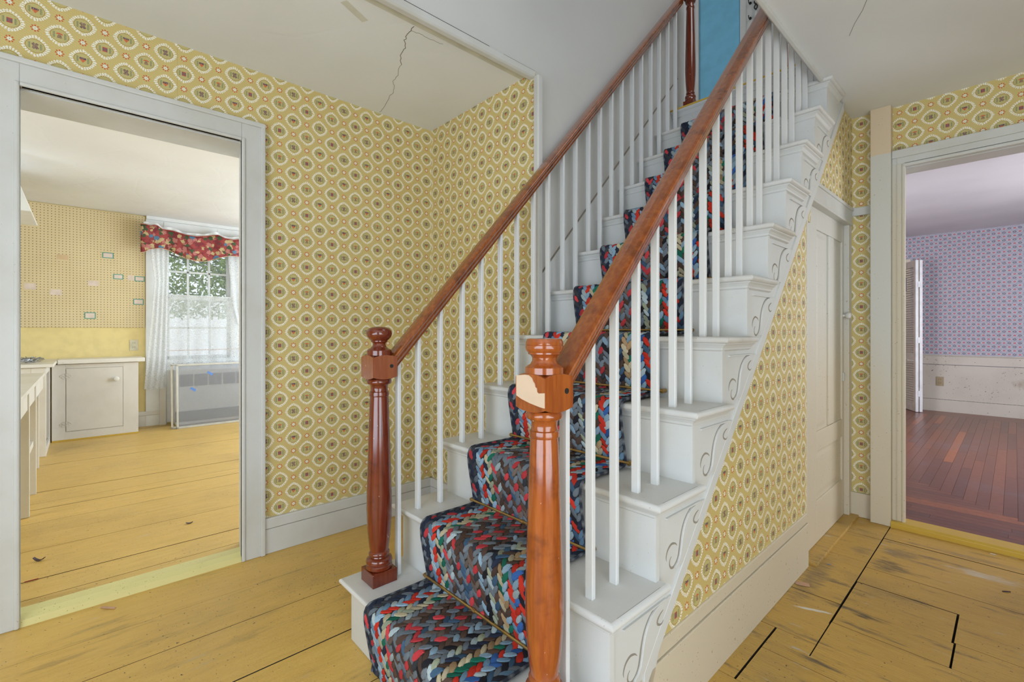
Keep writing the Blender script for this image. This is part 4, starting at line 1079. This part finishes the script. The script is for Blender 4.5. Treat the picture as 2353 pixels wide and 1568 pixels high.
for q in range(2):
    pts = [(-0.787 + 0.012 * math.sin(k * 0.9 + q * PI), 3.19, 3.50 + 0.012 * k) for k in range(26)]
    ck.tube(pts, 0.005, 6)
ck.build('twisted_cord', 'ironblack', label='black twisted cord hanging on the upstairs door casing', cat='cord')
for zz, k in ((3.48, 0), (3.60, 1)):
    hk = MB(); hk.tube([(-0.845, 3.235, zz), (-0.845, 3.205, zz - 0.012), (-0.845, 3.200, zz + 0.008)], 0.004, 6); hk.tube([(-0.845, 3.240, zz), (-0.845, 3.232, zz)], 0.010, 10)
    hk.build('coat_hook', 'ironblack', label=('lower' if k == 0 else 'upper') + ' small black hook on the upstairs door casing', cat='hook')

# ================================================================== KITCHEN
# window
wi = thing('window_kitchen', (YK, 0.34, 0.70), 'white six over six sash window in the kitchen', 'window', kind=S)
def KB(x0, x1, y0, y1, z0, z1, nm, m, par, bev=0.002, **k): return MB().box(x0, x1, y0, y1, z0, z1).build(nm, m, par, bevel=bev, **k)
KB(YK, YK + 0.02, -0.135, 0.045, 0.0, 1.984, 'side_casing', 'winw', wi); KB(YK, YK + 0.02, 0.97, 1.15, 0.0, 1.984, 'side_casing', 'winw', wi)
KB(YK, YK + 0.02, -0.135, 1.15, 1.985, 2.21, 'head_casing', 'winw', wi)
for yy in (0.02, 0.52, 0.95): KB(YK + 0.02, YK + 0.024, yy, yy + 0.008, 1.99, 2.2, 'batten', 'winw', wi, 0)
KB(YK, YK + 0.06, 0.0, 1.02, 0.665, 0.705, 'sill', 'winw', wi, 0.004)
KB(YK, YK + 0.018, 0.045, 0.97, 0.02, 0.665, 'apron_panel', 'winw', wi)
SB = YK - 0.06
def sash(y0, y1, z0, z1, xo, rows):
    s_ = MB()
    s_.box(xo - 0.015, xo + 0.015, y0, y0 + 0.03, z0, z1); s_.box(xo - 0.015, xo + 0.015, y1 - 0.03, y1, z0, z1)
    s_.box(xo - 0.015, xo + 0.015, y0, y1, z0, z0 + 0.04); s_.box(xo - 0.015, xo + 0.015, y0, y1, z1 - 0.035, z1)
    so = s_.build('sash', 'winw', wi)
    pw = (y1 - y0) / 3
    for k in (1, 2): MB().box(xo - 0.010, xo + 0.010, y0 + pw * k - 0.010, y0 + pw * k + 0.010, z0 + 0.04, z1 - 0.035).build('muntin', 'winw', so)
    zz = (z0 + z1) / 2
    MB().box(xo - 0.010, xo + 0.010, y0 + 0.03, y1 - 0.03, zz - 0.010, zz + 0.010).build('muntin', 'winw', so)
    MB().box(xo - 0.002, xo + 0.002, y0 + 0.03, y1 - 0.03, z0 + 0.04, z1 - 0.035).build('glass', 'glass', so)
sash(0.045, 0.660, 1.365, 2.0, SB - 0.03, 2); sash(0.045, 0.660, 0.70, 1.405, SB + 0.005, 2)
KB(SB - 0.08, YK + 0.005, 0.655, 0.985, 0.70, 1.99, 'mullion_panel', 'winw', wi)
KB(YK - 0.14, YK, 0.03, 0.047, 0.70, 1.99, 'side_jamb', 'winw', wi); KB(YK - 0.14, YK, 0.03, 0.99, 1.985, 2.0, 'head_jamb', 'winw', wi); KB(YK - 0.17, YK, 0.03, 0.99, 0.685, 0.70, 'outer_sill', 'winw', wi)
KB(YK + 0.02, YK + 0.045, -0.02, 0.035, 0.0, 0.42, 'corner_strip', 'cab', wi)

# curtains
def curtain(name, pts_l, pts_r, X0, amp, folds, m, label, nu=40, nv=24, ph=0.0):
    def fn(u, v):
        def ev(P):
            s = v * (len(P) - 1); i = min(int(s), len(P) - 2); f = s - i; f = f * f * (3 - 2 * f)
            return P[i][0] + (P[i + 1][0] - P[i][0]) * f, P[i][1] + (P[i + 1][1] - P[i][1]) * f
        a = ev(pts_l); b_ = ev(pts_r)
        y = a[0] + (b_[0] - a[0]) * u; z = a[1] + (b_[1] - a[1]) * u
        return (X0 + amp * math.sin(2 * PI * folds * u + ph + 1.3 * v) * (0.4 + 0.6 * v), y, z)
    return MB().grid(fn, nu, nv).build(name, m, label=label, cat='curtain', world0=False)
curtain('lace_curtain', [(-0.110, 2.00), (-0.100, 1.80), (-0.070, 1.56), (-0.100, 1.12), (-0.135, 0.70), (-0.155, 0.405)], [(0.06, 2.0), (0.055, 1.80), (0.048, 1.54), (0.042, 1.12), (0.038, 0.70), (0.015, 0.40)], YK + 0.100, 0.010, 3.5, 'lacedense', 'long white lace curtain at the left of the kitchen window')
curtain('lace_curtain', [(0.60, 2.0), (0.625, 1.7), (0.665, 1.3), (0.71, 1.1)], [(0.95, 2.0), (0.95, 1.7), (0.94, 1.3), (0.93, 1.1)], YK + 0.100, 0.010, 4, 'lacedense', 'short white lace curtain at the right of the kitchen window')
curtain('lace_curtain', [(0.045, 1.99), (0.045, 1.38)], [(0.66, 1.99), (0.66, 1.38)], YK + 0.045, 0.003, 7, 'lacethin', 'thin lace net over the upper panes of the kitchen window')
curtain('cafe_curtain', [(0.040, 1.415), (0.030, 1.0), (0.035, 0.60)], [(0.95, 1.40), (0.95, 1.0), (0.95, 0.55)], YK + 0.090, 0.008, 6, 'lace', 'white lace cafe curtain over the lower kitchen sash')
rod = MB().tube([(YK + 0.078, 0.02, 1.412), (YK + 0.078, 0.97, 1.405)], 0.005, 8).build('curtain_rod', 'winw', label='thin white rod carrying the lace cafe curtain', cat='curtain rod')
MB().box(YK + 0.072, YK + 0.076, 0.045, 0.93, 0.800, 0.809).build('cafe_rod', 'scrapp', label='narrow brown rod showing through the lower lace', cat='curtain rod')
# valance
topp = [(-0.188, 2.129), (-0.142, 2.132), (-0.106, 2.119), (-0.077, 2.138), (-0.044, 2.134), (-0.006, 2.102), (0.081, 2.101), (0.197, 2.070), (0.297, 2.064), (0.42, 2.091), (0.505, 2.113), (0.57, 2.082), (0.657, 2.073), (0.729, 2.093), (1.10, 2.10)]
bott = [(-0.188, 1.835), (-0.153, 1.843), (-0.106, 1.881), (-0.014, 1.901), (0.061, 1.886), (0.138, 1.839), (0.217, 1.809), (0.297, 1.793), (0.4, 1.803), (0.505, 1.849), (0.613, 1.886), (0.729, 1.888), (1.10, 1.80)]
def interp(P, y):
    for (a, za), (b_, zb_) in zip(P, P[1:]):
        if y <= b_: return za + (zb_ - za) * (y - a) / (b_ - a)
    return P[-1][1]
va = thing('valance', (-5.62, 0.4, 1.8), 'red floral scalloped valance over the kitchen window', 'valance')
def vf(u, v):
    y = -0.188 + 1.288 * u; zt, zb_ = interp(topp, y), interp(bott, y)
    return (-5.595 + 0.006 * math.sin(u * 60) * v + 0.010 * math.sin(u * 21 + 1), y, zt + (zb_ - zt) * v)
vm = MB().grid(vf, 90, 6).build('valance_cloth', 'floral', va)
md = vm.modifiers.new('solid', 'SOLIDIFY'); md.thickness = 0.002
MB().tube([vf(k / 90, 1.0) for k in range(91)], 0.0035, 6).build('lower_piping', 'scrapp', va)
MB().tube([vf(k / 90, 0.0) for k in range(91)], 0.0040, 6).build('upper_piping', 'scrapr', va)
def rf_(u, v):
    y = -0.16 + 1.26 * u; z = interp(topp, y) - 0.012
    return (-5.622 + 0.005 * math.sin(u * 90), y, z + 0.045 * (1 - v) + 0.006 * math.sin(u * 40))
MB().grid(rf_, 120, 3).build('white_ruffle', 'winw', va)

# radiator behind the screens
ra = thing('radiator', (-5.60, 0.48, 0.0), 'white enclosed radiator behind the window screens', 'radiator')
KB(-5.70, -5.52, 0.10, 1.0, 0.0, 0.60, 'cabinet', 'rad', ra, 0.01)
for k in range(6): KB(-5.519, -5.512, 0.14 + k * 0.135, 0.14 + k * 0.135 + 0.115, 0.42, 0.545, 'grille', 'radgrey', ra, 0.001)
KB(-5.519, -5.512, 0.10, 0.90, 0.04, 0.15, 'lower_grille', 'radgrey', ra, 0.002)
# two leaning screens
def screen(off, lab, tapes):
    s_ = thing('window_screen', (-5.40 + off, 0.44, 0.0), lab, 'screen')
    def P(y, h, d=0.0):  # lean
        return (-5.375 + off - 0.07 * h + d, y, h)
    def bar(y0, y1, h0, h1):
        vs = [P(y0, h0), P(y1, h0), P(y1, h1), P(y0, h1), P(y0, h0, .016), P(y1, h0, .016), P(y1, h1, .016), P(y0, h1, .016)]
        return MB().add(vs, [(0, 3, 2, 1), (4, 5, 6, 7), (0, 1, 5, 4), (1, 2, 6, 5), (2, 3, 7, 6), (3, 0, 4, 7)])
    yA, yB_ = 0.045 + off * 1.2, 0.93
    for nm, a in (('side_bar', (yA, yA + 0.018, 0, 0.665)), ('side_bar', (yB_ - 0.018, yB_, 0, 0.665)), ('top_bar', (yA, yB_, 0.650, 0.668)), ('bottom_bar', (yA, yB_, 0, 0.020))): bar(*a).build(nm, 'alu', s_, bevel=0.001)
    if tapes: MB().add([P(yA + .018, .02, .007), P(yB_ - .018, .02, .007), P(yB_ - .018, .65, .007), P(yA + .018, .65, .007)], [(0, 1, 2, 3)]).build('screen_mesh', 'mesh', s_)
    for (y, h) in tapes:
        MB().add([P(y, h, .0085), P(y + .045, h - .035, .0085), P(y + .058, h - .012, .0085), P(y + .012, h + .018, .0085)], [(0, 1, 2, 3)]).build('tape_piece', 'tape', s_, label='scrap of blue tape')
screen(0.0, 'grey framed window screen leaning under the window, behind the front one', [])
screen(0.035, 'grey framed window screen in front with two scraps of blue tape', [(0.205, 0.405), (0.36, 0.565)])

# pegboard with stickers
pb = MB().box(YK, YK + 0.010, -1.75, -0.141, 1.054, 2.238).build('pegboard', 'peg', world0=True, label='large tan pegboard with holes and card labels on the yellow wall', cat='pegboard')
for (a, z1, b_, z0, tl) in ((-0.811, 1.760, -0.732, 1.713, 0), (-0.482, 1.819, -0.395, 1.762, 1), (-0.398, 1.604, -0.319, 1.552, 1), (-0.284, 1.600, -0.231, 1.549, 0), (-0.227, 1.596, -0.144, 1.542, 1), (-1.030, 1.466, -0.953, 1.410, 0), (-0.590, 1.523, -0.509, 1.472, 0), (-0.859, 1.419, -0.778, 1.365, 0), (-0.238, 1.356, -0.152, 1.296, 1), (-0.616, 1.204, -0.532, 1.140, 1)):
    if tl:
        MB().box(YK + .010, YK + .0115, a, b_, z0, z1).build('card_border', 'teal', pb, label='teal bordered card')
        MB().box(YK + .0115, YK + .0125, a + .007, b_ - .007, z0 + .007, z1 - .007).build('card', 'pink', pb)
    else:
        MB().box(YK + .010, YK + .0115, a, b_, z0, z1).build('card', 'cardmark' if a in (-0.811,) else 'pink', pb, label='faded pink card')
# wall outlet
def outlet(name, lab, P, m):
    o = thing(name, P(0, 0, 0), lab, 'outlet')
    def bx(a0, a1, c0, c1, d0, d1):
        p, q = P(a0, c0, d0), P(a1, c1, d1); return MB().box(p[0], q[0], p[1], q[1], p[2], q[2])
    bx(-.035, .035, -.056, .056, 0, .006).build('plate', m, o, bevel=0.002)
    for s_ in (-1, 1):
        bx(-.016, .016, s_ * .022 - .015, s_ * .022 + .015, .006, .008).build('socket', m, o, bevel=0.001)
        for a in (-.007, .007): bx(a - .0015, a + .0015, s_ * .022 - .004, s_ * .022 + .007, .008, .0085).build('slot', 'slot', o)
    return o
outlet('wall_outlet', 'ivory wall outlet under the pegboard', lambda a, c, d: (YK + d, -0.232 + a, 0.868 + c), 'outlet')
outlet('wall_outlet', 'tan wall outlet on the stained wainscot', lambda a, c, d: (-0.058 + a, 7.135 - d, 0.398 + c), 'tan_outlet')
# cabinet with door
cb = thing('base_cabinet', (-5.55, -0.52, 0.0), 'cream base cabinet with one flat door and white knob', 'cabinet')
def skew(mb, x_front=None):
    return mb
KB(-5.72, -5.385, -0.835, -0.219, 0.012, 0.708, 'body', 'cab', cb)
KB(-5.386, -5.378, -0.835, -0.745, 0.012, 0.708, 'face_frame', 'cab', cb, 0.001); KB(-5.386, -5.378, -0.336, -0.219, 0.012, 0.708, 'face_frame', 'cab', cb, 0.001)
KB(-5.386, -5.378, -0.745, -0.336, 0.670, 0.708, 'face_frame', 'cab', cb, 0.001); KB(-5.386, -5.378, -0.745, -0.336, 0.012, 0.080, 'face_frame', 'cab', cb, 0.001)
dd = KB(-5.385, -5.3765, -0.740, -0.339, 0.0875, 0.6665, 'door', 'cab', cb, 0.0015)
kk = MB().lathe([(0.008, 0), (0.008, 0.012), (0.020, 0.018), (0.023, 0.026), (0.018, 0.034), (0.002, 0.037)], 0, 0, 16); kk.v = [(-5.3765 + v[2], -0.388 + v[0], 0.552 + v[1]) for v in kk.v]; kk.build('knob', 'knob', dd, label='white porcelain knob')
for zz in (0.600, 0.155):
    hh = MB()
    for s_ in (-1, 1):
        for dy, dz_, r_ in ((0.012, 0.014, 0.012), (0.012, -0.014, 0.012), (0.028, 0.0, 0.010)):
            hh.tube([(-5.3755, -0.743 + s_ * dy + r_ * math.cos(a), zz + dz_ + r_ * math.sin(a)) for a in [k * PI / 4 for k in range(8)]], 0.0016, 5)
    hh.build('hinge', 'cab', cb, label='curly painted hinge')
KB(-5.729, -5.345, -0.798, -0.170, 0.712, 0.752, 'countertop', 'ctop', cb, 0.005)
KB(-5.72, -5.372, -0.835, -0.219, 0.0, 0.012, 'toe_strip', 'sill_gold', cb, 0)
# corner cabinet
cc = thing('corner_cabinet', (-5.1, -1.15, 0.0), 'cream corner cabinet with an open dark cupboard front', 'cabinet')
KB(-5.38, -4.76, -1.45, -0.93, 0.0, 0.72, 'end_panel', 'ctop', cc)
KB(-4.80, -4.758, -0.93, -0.845, 0.0, 0.72, 'corner_stile', 'ctop', cc); KB(-5.38, -5.30, -0.93, -0.845, 0.0, 0.72, 'corner_stile', 'ctop', cc)
KB(-5.30, -4.80, -0.86, -0.845, 0.665, 0.72, 'top_rail', 'ctop', cc); KB(-5.30, -4.80, -0.86, -0.845, 0.0, 0.06, 'bottom_rail', 'ctop', cc)
KB(-5.30, -4.80, -0.929, -0.90, 0.06, 0.665, 'dark_inside', 'inner', cc, 0); KB(-4.805, -4.80, -0.90, -0.845, 0.03, 0.69, 'green_edge', 'green', cc, 0)
KB(-5.73, -4.74, -1.45, -0.800, 0.722, 0.748, 'countertop', 'ctop', cc, 0.004)
# hardware pile
hp = MB()
for k in range(70):
    cx, cy = random.uniform(-5.35, -4.95), random.uniform(-1.12, -0.90); a = random.uniform(0, PI); l = random.uniform(.02, .05)
    z0 = 0.752 + random.uniform(0, .03)
    hp.tube([(cx - l * math.cos(a), cy - l * math.sin(a), z0), (cx, cy, z0 + random.uniform(.0, .014)), (cx + l * math.cos(a), cy + l * math.sin(a), z0 + .002), (cx + l * math.cos(a + .6), cy + l * math.sin(a + .6), z0 + random.uniform(0, .02))], 0.0028, 5)
hp.build('hook_pile', 'wire', label='heap of grey metal pegboard hooks on the corner counter', cat='hooks', kind='stuff')
# bench
be = thing('work_bench', (-3.4, -1.15, 0.0), 'low white painted bench inside the kitchen doorway', 'bench')
KB(-4.40, -2.30, -1.5, -0.836, 0.680, 0.702, 'bench_top', 'bench', be, 0.003)
KB(-4.38, -2.32, -0.862, -0.845, 0.585, 0.680, 'apron', 'bench', be, 0.002); KB(-4.395, -4.37, -1.48, -0.863, 0.585, 0.680, 'apron', 'bench', be, 0.002)
for xx in (-3.60, -3.11): KB(xx, xx + 0.034, -0.880, -0.838, 0.0, 0.6795, 'leg', 'bench', be, 0.002)
for xx in (-4.36, -2.56): KB(xx, xx + 0.034, -0.910, -0.864, 0.0, 0.6795, 'leg', 'bench', be, 0.002)
for xx in (-4.36, -2.56): KB(xx, xx + 0.034, -1.48, -1.44, 0.0, 0.68, 'leg', 'bench', be, 0.002)
KB(-3.566, -3.11, -0.868, -0.850, 0.30, 0.335, 'stretcher', 'bench', be, 0.002)
KB(-3.60, -3.566, -1.44, -0.881, 0.30, 0.335, 'stretcher', 'bench', be, 0.002)
# hood
MB().prism([(-1.5, 1.837), (-0.884, 1.837), (-0.886, 1.85), (-0.96, 2.08), (-1.02, 2.246), (-1.5, 2.246)], 'x', -4.6, -4.0).build('range_hood', 'winw', label='white sloped hood at the upper left above the bench', cat='range hood', bevel=0.004)

# outside: tree and lawn seen through the panes
gr = MB().box(-16, -5.9, -5, 9, -0.6, -0.5).build('ground', 'leafg', world0=True, kind=S, label='lawn outside the kitchen window', cat='lawn')
tr = thing('tree', (-9.0, 1.6, -0.5), 'leafy green tree outside the kitchen window', 'tree')
tk = MB().tube([(-9.0, 1.6, -0.5), (-9.02, 1.62, 1.2), (-9.1, 1.5, 2.6), (-9.0, 1.8, 4.0)], [0.18, 0.15, 0.11, 0.05], 10)
for k in range(14):
    a = random.uniform(0, 2 * PI); z0 = random.uniform(1.3, 3.2); l = random.uniform(.8, 1.5)
    tk.tube([(-9.05, 1.6, z0), (-9.05 + .5 * l * math.cos(a), 1.6 + .5 * l * math.sin(a), z0 + .35), (-9.05 + l * math.cos(a), 1.6 + l * math.sin(a), z0 + .55)], [.04, .03, .012], 6)
tk.build('trunk', 'bark', tr)
lf = MB()
for k in range(15000):
    a = random.uniform(0, 2 * PI); r = 1.7 * math.sqrt(random.random()); zz = random.uniform(1.25, 3.9)
    c = Vector((-9.05 + r * math.cos(a), 1.5 + 1.3 * r * math.sin(a), zz)); s_ = random.uniform(.030, .058)
    u = Vector((random.gauss(0, 1), random.gauss(0, 1), random.gauss(0, 1))).normalized(); v = u.orthogonal().normalized()
    lf.add([c - u * s_, c + v * s_ * .45, c + u * s_, c - v * s_ * .45], [(0, 1, 2, 3)])
lf.build('leaves', 'leafg', tr, kind='stuff')

# ================================================================== RED ROOM THINGS
sh_ = thing('louvered_shutter', (-0.35, 6.9, 0.03), 'folded pair of beige louvered shutter doors by the mauve wall', 'shutter')
P0 = Vector((-0.225, 6.830, 0)); dv = Vector((-0.5, 0.866, 0)); nv = Vector((0.866, 0.5, 0))
def SB_(a0, a1, n0, n1, z0, z1):
    vs = []
    for z in (z0, z1):
        for a, n in ((a0, n0), (a1, n0), (a1, n1), (a0, n1)):
            p = P0 + dv * a + nv * n; vs.append((p.x, p.y, z))
    return MB().add(vs, [(0, 3, 2, 1), (4, 5, 6, 7), (0, 1, 5, 4), (1, 2, 6, 5), (2, 3, 7, 6), (3, 0, 4, 7)])
for n0, n1 in ((-0.030, 0.0), (0.010, 0.040)):
    SB_(0, 0.045, n0, n1, 0.035, 1.88).build('stile', 'louver', sh_); SB_(-0.002, 0.0, n0, n1, 0.035, 1.88).build('lit_edge_strip', 'lit_edge', sh_, label='shutter edge with window light painted in')
    SB_(0.315, 0.36, n0, n1, 0.035, 1.88).build('stile', 'louver', sh_)
    for z0, z1 in ((0.035, 0.13), (0.66, 0.73), (1.80, 1.88)): SB_(0.045, 0.315, n0 + .002, n1 - .002, z0, z1).build('rail', 'louver', sh_)
z = 0.145
while z < 1.79:
    if not (0.64 < z < 0.735):
        vs = []
        for a in (0.045, 0.315):
            for n, dz_ in ((-0.029, -0.012), (-0.003, 0.010), (-0.003, 0.014), (-0.029, -0.008)):
                p = P0 + dv * a + nv * n; vs.append((p.x, p.y, z + dz_))
        MB().add(vs, [(0, 1, 2, 3), (7, 6, 5, 4), (0, 4, 5, 1), (1, 5, 6, 2), (2, 6, 7, 3), (3, 7, 4, 0)]).build('slat', 'louver', sh_)
    z += 0.0285
for zz in (0.22, 0.87, 1.55): SB_(-0.006, -0.002, -0.008, 0.018, zz, zz + 0.07).build('hinge', 'lit_edge', sh_)
KB(-0.50, -0.335, 7.118, 7.15, 0.72, 1.935, 'trim_red_room', 'louver', None, 0.003, kind=S, label='end of a beige door casing above the louvered shutters', cat='trim')

# ================================================================== FLOOR LITTER
def scrap(name, m, x, y, l, w_, a, label, cat, h=0.002, curl=0.0):
    mb = MB(); d = Vector((math.cos(a), math.sin(a))); n = Vector((-d.y, d.x))
    vs = []
    for k in range(6):
        u = k / 5; s_ = w_ * (0.5 + 0.5 * math.sin(PI * (0.15 + 0.7 * u)))
        zc = 0.0015 + curl * (2 * u - 1) ** 2
        for sg in (-1, 1):
            p = Vector((x, y)) + d * l * (u - .5) + n * sg * s_ * .5
            vs += [(p.x, p.y, zc), (p.x, p.y, zc + h)]
    fs = []
    for k in range(5):
        b_ = k * 4; fs += [(b_, b_ + 4, b_ + 5, b_ + 1), (b_ + 2, b_ + 3, b_ + 7, b_ + 6), (b_ + 1, b_ + 5, b_ + 7, b_ + 3), (b_, b_ + 2, b_ + 6, b_ + 4)]
    fs += [(0, 1, 3, 2), (20, 22, 23, 21)]
    mb.add(vs, fs).build(name, m, label=label, cat=cat)
scrap('wood_scrap', 'scrapp', -1.688, -0.554, 0.058, 0.008, 0.75, 'pinkish wood sliver on the hall floor before the kitchen sill', 'scrap', 0.003)
scrap('leather_scrap', 'scrapd', -2.36, -0.765, 0.045, 0.014, 0.9, 'curled dark scrap on the kitchen floor near the left jamb', 'scrap', 0.003, 0.012)
scrap('wood_splinter', 'scrapr', -2.146, -0.776, 0.040, 0.004, 1.6, 'thin red splinter on the kitchen floor near the left jamb', 'scrap', 0.003)
scrap('dry_leaf', 'scrapd', -2.39, -0.21, 0.030, 0.013, 1.3, 'small dark curled leaf on the kitchen boards before the right jamb', 'leaf', 0.002, 0.005)
scrap('paint_chip', 'scrapw', -0.045, 2.455, 0.022, 0.012, 0.3, 'white paint chip in the corner at the closet door foot', 'paint chip', 0.003)
scrap('paint_chip', 'scrapw', 0.50, 2.420, 0.018, 0.006, 0.2, 'white paint chip on the worn boards near the golden sill', 'paint chip', 0.002)
scrap('nail', 'scrapd', 0.545, 2.02, 0.028, 0.004, 0.7, 'bent dark nail lying on the worn boards at the right edge', 'nail', 0.003)
scrap('blue_speck', 'tape', 0.018, 1.765, 0.008, 0.005, 0.3, 'tiny blue paint fleck on the worn boards by the stair baseboard', 'paint chip', 0.001)
scrap('wood_scrap', 'scrapp', -0.012, 1.50, 0.050, 0.028, 0.4, 'flat brown splintered scrap against the stair baseboard', 'scrap', 0.002)
